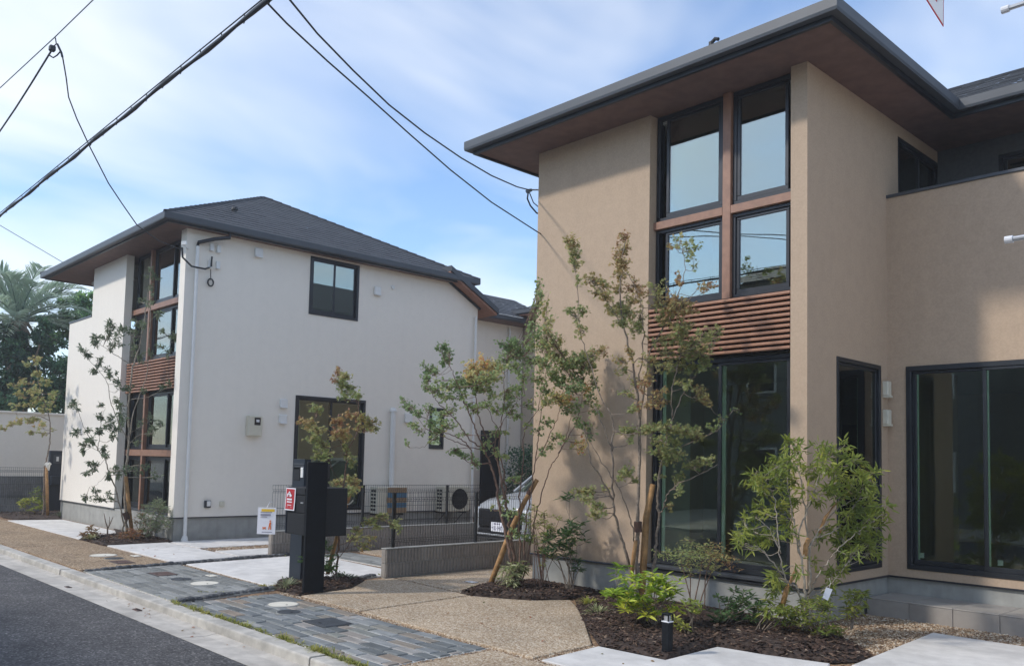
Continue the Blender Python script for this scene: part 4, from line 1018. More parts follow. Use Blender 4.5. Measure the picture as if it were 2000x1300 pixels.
# ------------------------------------------------------------------ mailbox unit with notices
mp_ = thing('mailbox_post', 'dark twin-post mailbox and intercom stand at the driveway', 'mailbox', (-9.4, 5.45, 0))
MB().bbox(-8.99, -8.95, 5.19, 5.46, 0, 1.545, .004).build('post', M['post_black'], mp_)
p2 = MB().bbox(-9.98, -9.69, 5.565, 5.66, 0, 1.575, .004).build('post', M['mail_navy'], mp_)
for q in range(3): MB().bbox(-9.975, -9.695, 5.557, 5.566, 1.50-.028*q, 1.52-.028*q, .002).build('louvre', M['grey_alu'], p2)
MB().bbox(-9.765, -9.705, 5.553, 5.566, 1.34, 1.47, .003).build('name_plate', M['white_pvc'], p2)
MB().bbox(-9.95, -9.79, 5.557, 5.566, 1.30, 1.47, .003).build('intercom', M['mail_black'], p2)
bx_ = MB().bbox(-9.64, -9.0, 5.32, 5.78, .655, 1.235, .006).build('mailbox', M['mail_black'], mp_)
MB().bbox(-9.62, -9.20, 5.309, 5.321, .665, .915, .004).build('parcel_door', M['mail_black'], bx_)
MB().bbox(-9.62, -9.20, 5.309, 5.321, .925, 1.13, .004).build('letter_door', M['mail_black'], bx_)
MB().bbox(-9.62, -9.20, 5.305, 5.321, 1.145, 1.225, .004).build('letter_flap', M['mail_black'], bx_)
MB().bbox(-9.29, -9.23, 5.298, 5.31, 1.04, 1.055, .003).build('handle', M['steel'], bx_)
MB().bbox(-9.665, -9.642, 5.31, 5.78, .66, 1.23, .004).build('side_panel', M['mail_navy'], bx_)

def sheet(name, label, origin, u, w, h, curl, paper, marks, lift=0.003):
    """hanging paper, slightly bowed, with its print as thin flat shapes on the face"""
    origin = np.asarray(origin, float); u = np.asarray(u, float); u = u/np.linalg.norm(u); n = np.array([u[1], -u[0], 0.0])
    t = thing(name, label, 'notice', tuple(origin))
    def pt(a, b, e=0.0):
        bow = curl*math.sin(math.pi*a)*.5 + curl*(1-b)**2
        return origin + u*(a-.5)*w + np.array([0,0,1.0])*(b*h) + n*(bow + e)
    def patch(a0, a1, b0, b1, e, th, mat, nm, par):
        mb = MB(); N = 6; v = []; f = []
        for e_ in (e, e-th):
            for i in range(N+1):
                for j in range(N+1):
                    v.append(pt(a0+(a1-a0)*i/N, b0+(b1-b0)*j/N, e_))
        K = (N+1)**2
        for i in range(N):
            for j in range(N):
                q = i*(N+1)+j; f.append((q, q+N+1, q+N+2, q+1)); f.append((K+q, K+q+1, K+q+N+2, K+q+N+1))
        for i in range(N):
            a, b = i*(N+1), (i+1)*(N+1); f.append((a, K+a, K+b, b)); a2, b2 = a+N, b+N; f.append((a2, b2, K+b2, K+a2))
            f.append((i, i+1, K+i+1, K+i)); r = N*(N+1); f.append((r+i, K+r+i, K+r+i+1, r+i+1))
        return mb.add(v, f).build(nm, mat, par)
    pp = patch(0, 1, 0, 1, 0, .0015, paper, 'paper', t)
    for (a0, a1, b0, b1, mat, nm) in marks: patch(a0, a1, b0, b1, .0022, .0016, M[mat], nm, pp)
    return t
red_marks = [(.08,.92,.05,.95,'red','red_field'),]
rs = sheet('notice_sheet', 'red and white security notice on the dark mailbox', (-9.535, 5.300, .945), (1, 0, 0), .235, .275, .012, M['paper'], red_marks)
def print_on(t, shapes, origin, u, lift=.006):
    origin = np.asarray(origin, float); u = np.asarray(u, float); u /= np.linalg.norm(u); n = np.array([u[1], -u[0], 0.0])
    for nm, mat, poly in shapes:
        a = [origin + u*x + np.array([0,0,z]) + n*lift for x, z in poly]; b = [p - n*.0012 for p in a]; k = len(poly)
        MB().add(a+b, [tuple(range(k)), tuple(range(k, 2*k))[::-1]] + [(i, k+i, k+(i+1) % k, (i+1) % k) for i in range(k)]).build(nm, M[mat], t)
rp = [c for c in rs.children][0]
W_, Hh = .235, .275
print_on(rp, [('emblem','paper',[(-.055,.165),(-.035,.165),(-.035,.19),(.0,.19),(.0,.165),(.035,.165),(.05,.175),(.05,.19),(.03,.20),(-.005,.235),(-.04,.205),(-.06,.20)]),
              ('emblem_mark','red',[(-.02,.20),(.005,.20),(.005,.212),(-.02,.212)]),
              ('text_line','paper',[(-.06,.125),(.06,.125),(.06,.145),(-.06,.145)]),('text_line','paper',[(-.06,.095),(.06,.095),(.06,.11),(-.06,.11)]),
              ('text_line','paper',[(-.05,.06),(.05,.06),(.05,.068),(-.05,.068)]),('text_line','paper',[(-.05,.038),(.05,.038),(.05,.046),(-.05,.046)])], (-9.535,5.300,.945), (1,0,0), .016)
wu = np.array([.72, .70, 0]); wo_ = np.array([-12.80, 6.70, .345])
ws = sheet('notice_sheet', 'white dog-walking notice hung at the end of the block wall', tuple(wo_), wu, .30, .43, .008, M['paper'], [(.20,.92,.84,.94,'yellow','header'),])
wp = [c for c in ws.children][0]
sh = []
for z, w in ((.345,.19),(.312,.17),(.297,.17),(.272,.11)): sh.append(('text_line','ink',[(-.10,z),(-.10+w,z),(-.10+w,z+.009),(-.10,z+.009)]))
sh += [('figure','orange',[(.035,.075),(.05,.075),(.06,.13),(.07,.075),(.085,.075),(.075,.15),(.082,.185),(.066,.20),(.05,.185),(.042,.13)]), ('figure_head','orange',[(.052,.203),(.074,.203),(.078,.218),(.063,.228),(.05,.218)]),
       ('dog','orange',[(-.055,.075),(-.045,.075),(-.043,.09),(-.02,.09),(-.018,.075),(-.008,.075),(-.008,.105),(.0,.118),(-.012,.116),(-.04,.108),(-.06,.122)]), ('text_line','ink',[(-.07,.03),(.10,.03),(.10,.038),(-.07,.038)])]
print_on(wp, sh, wo_, wu, .013)
mb = MB(); mb.tube([wo_ + [0,0,.43], wo_ + [0.0,.02,.47], wo_ + [-.02,.06,.52], (-12.85,6.83,.86)], .006, 5); mb.build('hook', M['steel'], ws)

# ------------------------------------------------------------------ air-conditioning units on the white house
def ac_unit(y0, y1, z0, z1, x0, label, card):
    t = thing('air_conditioner', label, 'air conditioner', (x0, (y0+y1)/2, z0), 'outdoor air-conditioning units')
    b = MB().bbox(x0, x0+.28, y0, y1, z0, z1, .012).build('casing', M['cream_plastic'], t)
    yc, zc, r = y0+(y1-y0)*.62, (z0+z1)/2, (z1-z0)*.42
    MB().disc((x0+.279,yc,zc), (1,0,0), r, r*.96, .012, 28).build('fan_opening', M['card_brown'] if card else M['dark_gap'], b)
    mb = MB()
    for k_ in range(5):
        rr = r*(.2+.19*k_); mb.tube([(x0+.295, yc+rr*math.sin(a), zc+rr*math.cos(a)) for a in np.linspace(0, 2*math.pi, 25)], .003, 4)
    for a in np.linspace(0, math.pi, 7)[:-1]: mb.tube([(x0+.297, yc-r*math.sin(a), zc-r*math.cos(a)), (x0+.297, yc+r*math.sin(a), zc+r*math.cos(a))], .003, 4)
    mb.build('fan_guard', M['wire_black'], b)
    for k_ in range(6):
        z = z0 + .06 + (z1-z0-.1)*k_/6
        for j in (0, 1): MB().box(x0+.05+j*.10, x0+.13+j*.10, y0-.003, y0+.004, z, z+.05).build('side_slot', M['dark_gap'], b)
    if card:
        for k_, mt in enumerate(['card_brown','card_blue','card_brown','card_blue','card_brown']):
            h_ = (z1-z0-.03)/5; MB().box(x0+.299, x0+.305, y0+.26, y1-.03, z0+.015+h_*k_, z0+.013+h_*(k_+1)).build('packing_band', M[mt], b)
    for yy in (y0+.12, y1-.12):
        br = MB(); br.bbox(x0-.12, x0+.30, yy-.02, yy+.02, z0-.04, z0, .004); br.tube([(x0-.12,yy,z0-.30),(x0+.2,yy,z0-.04)], .012, 4)
        br.build('bracket', M['wire_black'], t)
ac_unit(10.62, 11.42, .42, 1.0, -15.66, 'air-conditioning unit with striped brown and blue packing, nearer the door', True)
ac_unit(12.45, 13.25, .42, 1.0, -15.66, 'plain air-conditioning unit with round brown fan by the far corner', False)

# ------------------------------------------------------------------ parked car
cr = thing('parked_car', 'white compact car parked nose-out in the driveway behind the fence', 'car', (-11.37, 12.2, 0))
CX, CY = -11.37, 10.5
def loft(mb, secs, closed=False):
    n = len(secs[0]); v = [p for s_ in secs for p in s_]; f = []
    for i in range(len(secs)-1):
        for j in range(n-1): f.append((i*n+j, i*n+j+1, (i+1)*n+j+1, (i+1)*n+j))
    f.append(tuple(range(n))[::-1]); f.append(tuple((len(secs)-1)*n+j for j in range(n)))
    return mb.add(v, f)
def sect(y, w, zb, zs, zt, crown):
    """cross-section from left sill over the top to right sill"""
    L = [(-w*.93,zb),(-w,zb+.10),(-w,zs-.06),(-w*.985,zs),(-w*.9,zt-.02),(-w*.55,zt+crown*.7),(0,zt+crown)]
    pts = L + [(-x, z) for x, z in reversed(L[:-1])]
    return [(CX+x, CY+y, z) for x, z in pts]
body = MB()
loft(body, [sect(.03,.60,.30,.62,.74,.015), sect(.10,.68,.22,.70,.83,.02), sect(.35,.73,.20,.80,.92,.03), sect(.8,.738,.20,.88,1.0,.03), sect(1.15,.738,.20,.93,1.04,.02), sect(1.6,.738,.20,.95,1.02,0), sect(3.0,.738,.20,.97,1.04,0), sect(3.38,.72,.24,.97,1.04,0), sect(3.42,.66,.32,.95,1.0,0)])
bo = body.build('body', M['car_white'], cr, smooth=True)
def sect2(y, w0, w1, z0, z1):
    return [(CX-w0,CY+y,z0),(CX-(w0+w1)/2-.01,CY+y,(z0+z1)/2),(CX-w1,CY+y,z1-.05),(CX-w1*.8,CY+y,z1),(CX,CY+y,z1+.02),(CX+w1*.8,CY+y,z1),(CX+w1,CY+y,z1-.05),(CX+(w0+w1)/2+.01,CY+y,(z0+z1)/2),(CX+w0,CY+y,z0)]
cab = MB(); loft(cab, [sect2(1.08,.70,.68,1.0,1.04), sect2(1.45,.71,.64,1.0,1.30), sect2(1.85,.71,.60,1.0,1.56), sect2(2.6,.71,.60,1.0,1.60), sect2(3.15,.70,.58,1.0,1.55), sect2(3.38,.68,.62,1.0,1.10)])
co = cab.build('cabin', M['glass_car'], cr, smooth=True)
ro = MB(); loft(ro, [sect2(1.80,.615,.60,1.52,1.565), sect2(2.6,.62,.605,1.54,1.61), sect2(3.2,.60,.58,1.50,1.56)]); ro.build('roof', M['car_white'], cr, smooth=True)
pl = MB()
for sx_ in (-1, 1):
    pl.tube([(CX+sx_*.715,CY+1.06,1.02),(CX+sx_*.665,CY+1.46,1.30),(CX+sx_*.62,CY+1.84,1.545)], [.035,.03,.03], 6)
    pl.tube([(CX+sx_*.72,CY+2.45,1.0),(CX+sx_*.625,CY+2.45,1.57)], .035, 6)
pl.build('pillar', M['car_white'], cr)
MB().bbox(CX-.60, CX+.60, CY+1.25, CY+2.9, .98, 1.02, .01).build('dashboard', M['car_black'], cr)
gr = MB().bbox(CX-.57, CX+.57, CY-.005, CY+.16, .40, .74, .03).build('grille', M['car_black'], cr)
MB().bbox(CX-.56, CX+.56, CY-.02, CY+.12, .20, .40, .03).build('lower_bumper', M['car_black'], cr)
MB().bbox(CX-.62, CX+.62, CY-.03, CY+.10, .265, .30, .012).build('bumper_trim', M['car_white'], cr)
for sx_ in (-1, 1):
    MB().bbox(CX+sx_*.66-.085, CX+sx_*.66+.05, CY+.03, CY+.30, .62, .76, .03).build('headlight', M['lamp'], cr)
    w = MB(); w.disc((CX+sx_*.56,CY+.62,.29), (sx_,0,0), .285, .285, .17, 24); w_o = w.build('wheel', M['rubber'], cr)
    MB().disc((CX+sx_*.725,CY+.62,.29), (sx_,0,0), .19, .17, .012, 20).build('rim', M['steel'], w_o)
    w = MB(); w.disc((CX+sx_*.56,CY+2.85,.29), (sx_,0,0), .285, .285, .17, 24); w_o = w.build('wheel', M['rubber'], cr)
    MB().disc((CX+sx_*.725,CY+2.85,.29), (sx_,0,0), .19, .17, .012, 20).build('rim', M['steel'], w_o)
    MB().bbox(CX+sx_*.80-.08, CX+sx_*.80+.08, CY+1.35, CY+1.45, 1.02, 1.14, .03).build('mirror', M['car_white'], cr)
pt_ = MB().bbox(CX-.165, CX+.165, CY-.03, CY-.018, .345, .51, .004).build('number_plate', M['paper'], cr)
gk = 'ink'
for (a0, a1, z0, z1) in ((-.09,-.03,.47,.495),(-.01,.03,.47,.495),(.045,.075,.47,.495),(-.14,-.12,.40,.425),(-.09,-.075,.37,.445),(-.065,-.03,.37,.385),(-.06,-.045,.39,.445),(-.015,.005,.40,.41),(.02,.035,.37,.445),(.04,.075,.405,.418),(.062,.075,.37,.445),(.09,.105,.37,.445),(.11,.135,.43,.445),(.125,.14,.37,.43)):
    MB().box(CX+a0, CX+a1, CY-.0335, CY-.0295, z0, z1).build('plate_mark', M['ink'], pt_)

# ------------------------------------------------------------------ bollard light
bl = thing('bollard_light', 'short black garden bollard light with clear top', 'lamp', (-4.39, 6.04, 0))
MB().bbox(-4.425, -4.355, 6.005, 6.075, 0, .285, .004).build('post', M['post_black'], bl)
hd_ = MB(); hd_.bbox(-4.427, -4.353, 6.003, 6.077, .338, .352, .003)
for (a, b) in ((-1,-1),(1,-1),(1,1),(-1,1)): hd_.box(-4.39+a*.031-.005, -4.39+a*.031+.005, 6.04+b*.031-.005, 6.04+b*.031+.005, .285, .338)
hd_.build('cap', M['post_black'], bl)
MB().bbox(-4.412, -4.368, 6.018, 6.062, .287, .335, .004).build('lens', M['steel'], bl)
MB().bbox(-4.428, -4.352, 6.002, 6.078, .276, .288, .003).build('collar', M['white_paint'], bl)

# ------------------------------------------------------------------ overhead wires
def sag(p0, p1, s, n=24):
    p0, p1 = np.asarray(p0, float), np.asarray(p1, float)
    return [p0+(p1-p0)*t - np.array([0,0,4*s*t*(1-t)]) for t in np.linspace(0, 1, n)]
def wire(label, pts, r, mat='cable', sides=6, name='overhead_wire'):
    o = MB().tube(pts, r, sides).build(name, M[mat], None, org=pts[0], smooth=True); return tag(o, label, 'wire')
a, b = on_ground(0, 421, 5.2), on_ground(524, 0, 5.2)
d = (b-a)/np.linalg.norm(b-a)
c0, c1 = a - d*26, b + d*22
bundle = thing('cable_bundle', 'thick dark telephone cable bundle crossing the sky over the white house', 'cable', tuple(a))
mb = MB(); N = 64
line = [c0+(c1-c0)*t for t in np.linspace(0, 1, N)]
mb.tube([p + [0, 0, .045] for p in line], .006, 5); mb.build('messenger_wire', M['cable'], bundle)
mb = MB(); rr = [.019 + .005*math.sin(i*1.9) for i in range(N*3)]
mb.tube([c0+(c1-c0)*t + np.array([0, .006*math.sin(i*.9), -.006*abs(math.sin(i*.52))]) for i, t in enumerate(np.linspace(0, 1, N*3))], rr, 7); mb.build('cable', M['cable'], bundle, smooth=True)
for t in np.linspace(0, 1, 130):
    p = c0+(c1-c0)*t
    if -18 < p[0] < -4:
        MB().tube([p+[0,0,.052], p+[0,.012,.0], p+[0,0,-.034]], .006, 4).build('lashing_clip', M['cable'], bundle)
p_ = [on_ground(-420, 560, 6.6), on_ground(0, 172, 6.6), on_ground(108, 72, 6.6), on_ground(182, 0, 6.6)]
q0 = p_[1] + (p_[1]-p_[3])*2.5; q1 = p_[3] + (p_[3]-p_[1])*3
wire('thin power line at the top left above the cable bundle', [q0, p_[1], p_[2], p_[3], q1], .007, 'cable_grey')
hang = on_ground(108, 76, 6.6); D0 = depth(hang)
hh = thing('wire_hanger', 'small dark connector hanging from the thin power line', 'connector', tuple(hang))
mb = MB(); mb.tube([at(108,74,D0), at(110,86,D0), at(104,92,D0)], .008, 5); mb.tube([at(112,86,D0), at(120,103,D0), at(122,112,D0)], .014, 5); mb.build('hook', M['cable'], hh)
MB().bbox(*[v for k_ in range(3) for v in (at(102,95,D0)[k_]-.035, at(102,95,D0)[k_]+.035)], .012).build('clamp', M['cable'], hh)
mb = MB(); mb.tube([at(96,108,D0), at(104,113,D0), at(112,108,D0), at(118,101,D0)], .009, 5); mb.build('loop', M['cable'], hh)
insW = np.array([XW+.30, 6.18, 5.50]); D1 = depth(insW)
pp_ = [(122,110),(129,150),(134,190),(150,232),(176,288),(212,358),(240,400),(268,440),(310,470),(356,488)]
wire('drop wire curving from the hanging connector down to the white house corner', [at(x, y, D0+(D1-D0)*i/9) for i, (x, y) in enumerate(pp_)], .009)
wire('drop wire running left from the hanging connector', [at(100,100,D0), at(60,165,D0+.6), at(30,212,D0+1.2), at(0,256,D0+2), at(-60,350,D0+4)], .011)
wire('faint wire ending behind the white house roof at the left', [at(-40,420,26), at(0,440,26), at(56,473,26.5), at(112,506,27), at(150,528,27.5)], .011, 'cable_grey')
# service drops to the beige house
insR = on_x(1034, 371, -8.55); D2 = depth(insR); Dc = depth(b)
pts1 = [(500,-90),(566,0),(620,66),(690,138),(760,205),(830,260),(900,308),(960,343),(1010,365),(1034,371)]
wire('upper service wire from the cable to the beige house corner', [at(x, y, Dc*.97+(D2-Dc*.97)*i/9) for i, (x, y) in enumerate(pts1)], .009)
pts2 = [(516,0),(560,46),(640,120),(720,190),(800,262),(880,332),(960,395),(1050,453),(1085,474)]
wire('lower service wire from the cable to the beige house corner', [at(x, y, Dc+(D2+.35-Dc)*i/8) for i, (x, y) in enumerate(pts2)], .0085)
an = thing('wire_anchor', 'small wire anchor with a cable loop on the beige house corner', 'anchor', tuple(insR))
mb = MB(); mb.tube([insR, (-8.33, insR[1]+.12, insR[2]-.02)], .012, 5); mb.build('arm', M['steel'], an)
mb = MB(); mb.disc(insR+[-.05,0,-.01], (1,0,.0), .03, .022, .09, 10); mb.build('clamp', M['cable_grey'], an)
mb = MB(); mb.tube([at(1032,373,D2), at(1030,388,D2), at(1036,402,D2), at(1048,416,D2), at(1062,420,D2+.3)], .012, 5); mb.tube([at(1034,376,D2), at(1042,396,D2), at(1056,408,D2+.2)], .008, 5); mb.build('loop', M['cable'], an)

# ------------------------------------------------------------------ road sign and pole at the right edge
sp_ = thing('road_sign', 'corner of a white triangular road sign at the top edge', 'sign', (-0.42, 3.45, 0))
mb = MB(); mb.tube([(-.42,3.45,0),(-.42,3.45,4.4)], .038, 14); mb.build('pole', M['steel'], sp_)
SD = depth(on_y(1842, 52, 3.4)); v0 = at(1843, 52, SD)
e1 = at(1800, -16, SD+.02) - v0; e2 = at(1843.5, -10, SD+.02) - v0
e1 = e1/np.linalg.norm(e1); e2 = e2/np.linalg.norm(e2); nn = np.cross(e2, e1); nn /= np.linalg.norm(nn)
if np.dot(nn, FWD) > 0: nn = -nn
S = .62
def tri(s0, off, th, mat, nm, ins):
    cen = v0 + (e1+e2)*S/3
    P = [cen + (q-cen)*ins + nn*off for q in (v0, v0+e1*S, v0+e2*S)]; Q = [p - nn*th for p in P]
    return MB().add(P+Q, [(0,1,2),(5,4,3),(0,3,4,1),(1,4,5,2),(2,5,3,0)]).build(nm, M[mat], sp_)
tri(0, 0, .004, 'red', 'rim', 1.0); tri(0, .0015, .003, 'white_paint', 'face', .975); tri(0, .003, .002, 'red', 'inner_line', .74); tri(0, .0045, .002, 'white_paint', 'inner_face', .715)
cen = v0 + (e1+e2)*S/3
mb = MB(); mb.tube([cen - nn*.012, (-.42, 3.45, cen[2])], .014, 6); mb.build('sign_arm', M['steel'], sp_)
for (x, y) in ((1969, 17), (1976, 467)):
    p = on_y(x, y, 3.42); mb = MB(); mb.tube([p, (-.42, 3.42, p[2])],   .0095, 10); ao = mb.build('arm', M['steel'], sp_)
    MB().disc(p - [.022,0,0], (1,0,0), .0135, .0135, .026, 12).build('end_cap', M['white_paint'], ao)
# ------------------------------------------------------------------ vegetation
def norm(a): return a/(np.linalg.norm(a, axis=-1, keepdims=True)+1e-9)
def leaves(mb, pos, axis, nrm, L, W, tint, kind='ovate', curl=0.12):
    """append leaves; arrays of N"""
    N = len(pos); axis = norm(axis); nrm = norm(nrm - axis*np.sum(nrm*axis, 1, keepdims=True)); side = np.cross(axis, nrm)
    L = np.asarray(L)[:, None]; W = np.asarray(W)[:, None]
    if kind == 'maple':
        tips = [(-.62,.28),(-.48,.72),(0,1.0),(.48,.72),(.62,.28)]; notch = [(-.10,.0),(-.30,.40),(-.17,.52),(.17,.52),(.30,.40),(.10,.0)]
        loc = [(0,.30)] + tips + notch; V = []
        for k_, (x, y) in enumerate(loc):
            dz = -curl*(abs(x)+y*.5) if k_ else curl*.3
            V.append(pos + axis*(y*L) + side*(x*W) + nrm*(dz*L))
        V = np.stack(V, 1); K = 12
        F = [(0, 6+i, 1+i, 7+i) for i in range(5)]
    elif kind == 'blade':
        V = []
        for s_, w in ((0,.5),(.35,1.0),(.7,.75),(1.0,.05)):
            b = pos + axis*(s_*L) - np.array([0,0,1.0])*(curl*(s_**2)*L)
            V += [b + side*(w*W*.5), b - side*(w*W*.5)]
        V = np.stack(V, 1); K = 8; F = [(0,1,3,2),(2,3,5,4),(4,5,7,6)]
    else:
        V = []
        for s_, w in ((0,0),(.30,1.0),(.68,.82),(1.0,0),(.68,-.82),(.30,-1.0)):
            V.append(pos + axis*(s_*L) + side*(w*W*.5) + nrm*(curl*abs(w)*W*.5 - curl*1.3*(s_**2)*L))
        V = np.stack(V, 1); K = 6; F = [(0,1,2,3),(0,3,4,5)]
    base = len(mb.v); nf = len(F)
    mb.v.extend(map(tuple, V.reshape(-1, 3).tolist()))
    Fa = (np.array(F)[None] + (np.arange(N)*K)[:, None, None] + base).reshape(-1, 4)
    mb.f.extend(map(tuple, Fa.tolist())); mb.t.extend(np.repeat(np.clip(tint, 0, 1), nf).tolist())

def smooth_path(pts, n=6):
    pts = np.asarray(pts, float)
    if len(pts) < 3:
        return np.array([pts[0]+(pts[-1]-pts[0])*t for t in np.linspace(0, 1, n)])
    out = []
    P = np.vstack([2*pts[0]-pts[1], pts, 2*pts[-1]-pts[-2]])
    for i in range(1, len(P)-2):
        for t in np.linspace(0, 1, n, endpoint=False):
            a, b, c, d = P[i-1], P[i], P[i+1], P[i+2]
            out.append(.5*((2*b)+(-a+c)*t+(2*a-5*b+4*c-d)*t*t+(-a+3*b-3*c+d)*t**3))
    out.append(pts[-1]); return np.array(out)

def tree(name, label, base, stems, clusters, leaf, bark, lmat, group=None, twig_r=.004, spread=.5, cat='tree', leaf_up=.75, dsc=1.0, droop=.25, subs=(3, 6), grow=1.0, curl=.12):
    """stems: (points[(px,py,depth offset)], r0, r1); clusters: (px,py,rx,ry,n,tint,[depth]). leaf: (kind, L0, L1, W/L)"""
    base = np.asarray(base, float); D = depth(base)
    t = thing(name, label, cat, tuple(base), group)
    tr = MB(); allp = []; allr = []
    for si, (pts, r0, r1) in enumerate(stems):
        P = [at(x, y, D+o) for x, y, o in pts]
        if r0 < 0:                                     # starts at the ground
            r0 = -r0; g_ = P[0].copy(); P = [np.array([g_[0]+(base[0]-g_[0])*.6, g_[1]+(base[1]-g_[1])*.6, base[2]-.03])] + P
        Q = smooth_path(P, 6); n = len(Q)
        Q[1:-1] += rng.normal(0, .006, (n-2, 3))
        R_ = [r0+(r1-r0)*(i/(n-1))**.8 for i in range(n)]
        tr.tube(Q, R_, 7 if r0 > .012 else 5); allp.append(Q); allr += R_
    AP = np.vstack(allp); AR = np.array(allr)
    lv = MB(); kind, L0, L1, ar = leaf
    for cl in clusters:
        px, py, rx, ry, n, tint = cl[:6]; off = cl[6] if len(cl) > 6 else rng.normal(0, spread)
        n = int(n*dsc); c = at(px, py, D+off); sx, sy = grow*rx*(D+off)/FPX, grow*ry*(D+off)/FPX; sz = (sx+sy)/2
        dist = np.linalg.norm(AP-c, axis=1) + 1.2*np.maximum(0, AP[:,2]-c[2]+.02)
        j = int(np.argmin(dist)); p0 = AP[j]; mid = (p0+c)/2 + rng.normal(0, .03, 3) + np.array([0,0,-.12])*np.linalg.norm(c-p0)*.5
        tw = smooth_path([p0, mid, c], 4); r_ = min(AR[j]*.6, twig_r*1.6)
        tr.tube(tw, np.linspace(max(r_, .003), twig_r*.7, len(tw)), 4, False)
        m_ = max(2, int(n/rng.integers(*subs)))
        S_ = rng.normal(0, 1, (m_, 3)); S_ = S_/np.linalg.norm(S_, axis=1, keepdims=True)*(rng.random((m_, 1))**.45)
        S_ = c + RGT*(S_[:,0:1]*sx) + UPV*(S_[:,1:2]*sy) + FWD*(S_[:,2:3]*sz)
        st_ = np.array([tw[min(len(tw)-1, rng.integers(len(tw)//2, len(tw)))] for _ in range(m_)])
        for s0, s1 in zip(st_, S_):
            tr.tube([s0, (s0+s1)/2+[0,0,-.01], s1], [twig_r*.5, twig_r*.42, twig_r*.25], 3, False)
        who = rng.integers(0, m_, n); u = .45 + .6*rng.random((n, 1))
        pos = st_[who] + (S_[who]-st_[who])*u + rng.normal(0, .012, (n, 3))
        ax = norm(S_[who]-st_[who])*.5 + rng.normal(0, .6, (n, 3)) + np.array([0,0,-droop])
        nr = np.array([0,0,leaf_up]) + rng.normal(0, .45, (n, 3))
        Ls = rng.uniform(L0, L1, n)
        leaves(lv, pos, ax, nr, Ls, Ls*ar, tint + rng.normal(0, .13, n), kind, curl)
    to = tr.build('trunk', bark, t, smooth=True); lo = lv.build('crown', lmat, t)
    return t

# -- maple before the louvre band
b5 = (-5.93, 7.56, .05)
st5 = [([(1243,1125,0),(1245,1060,0),(1246,1000,0),(1248,900,.05),(1248,820,.05),(1243,762,.0),(1236,711,-.05),(1217,637,-.1),(1211,575,-.1),(1213,520,-.15),(1222,468,-.15)], -.030, .004),
       ([(1230,1110,.05),(1216,1060,.0),(1202,1010,-.05),(1197,965,-.1),(1195,880,-.15),(1188,862,-.15),(1170,815,-.2),(1160,785,-.2)], -.022, .005),
       ([(1195,880,-.15),(1198,840,-.1),(1192,805,-.1),(1178,784,-.1),(1150,705,-.1),(1133,640,-.1),(1128,560,-.1),(1120,490,-.1)], .011, .003),
       ([(1198,975,-.1),(1170,925,-.2),(1154,900,-.3),(1145,850,-.3),(1138,825,-.35)], .012, .004),
       ([(1240,1060,0),(1232,1015,-.1),(1215,965,-.2),(1195,930,-.25),(1160,875,-.3),(1145,850,-.35)], .009, .003),
       ([(1276,1110,.0),(1281,1060,0),(1287,1010,0),(1284,969,0),(1292,905,.0),(1302,860,.0),(1314,815,.0),(1335,767,.05),(1361,728,.1),(1383,702,.1)], -.022, .004),
       ([(1314,815,0),(1311,775,-.05),(1322,719,-.1),(1330,690,-.1)], .010, .004),
       ([(1287,1010,0),(1297,985,-.05),(1306,962,-.1),(1327,943,-.15),(1361,930,-.2),(1402,905,-.2)], .010, .004),
       ([(1302,880,0),(1318,876,-.1),(1345,866,-.15),(1378,852,-.2),(1404,836,-.2),(1432,800,-.2)], .008, .003),
       ([(1246,830,.05),(1252,800,.1),(1262,730,.1),(1270,685,.1),(1292,646,.1),(1314,616,.1),(1340,590,.1),(1364,560,.1)], .014, .004),
       ([(1292,646,.1),(1310,600,.05),(1330,560,.0),(1338,520,0),(1330,470,0)], .007, .0025),
       ([(1243,762,0),(1254,700,.0),(1256,640,-.1),(1252,585,-.1),(1232,545,-.1),(1216,520,-.1)], .009, .003),
       ([(1217,637,-.1),(1190,595,-.15),(1172,565,-.15),(1150,545,-.15)], .006, .0025)]
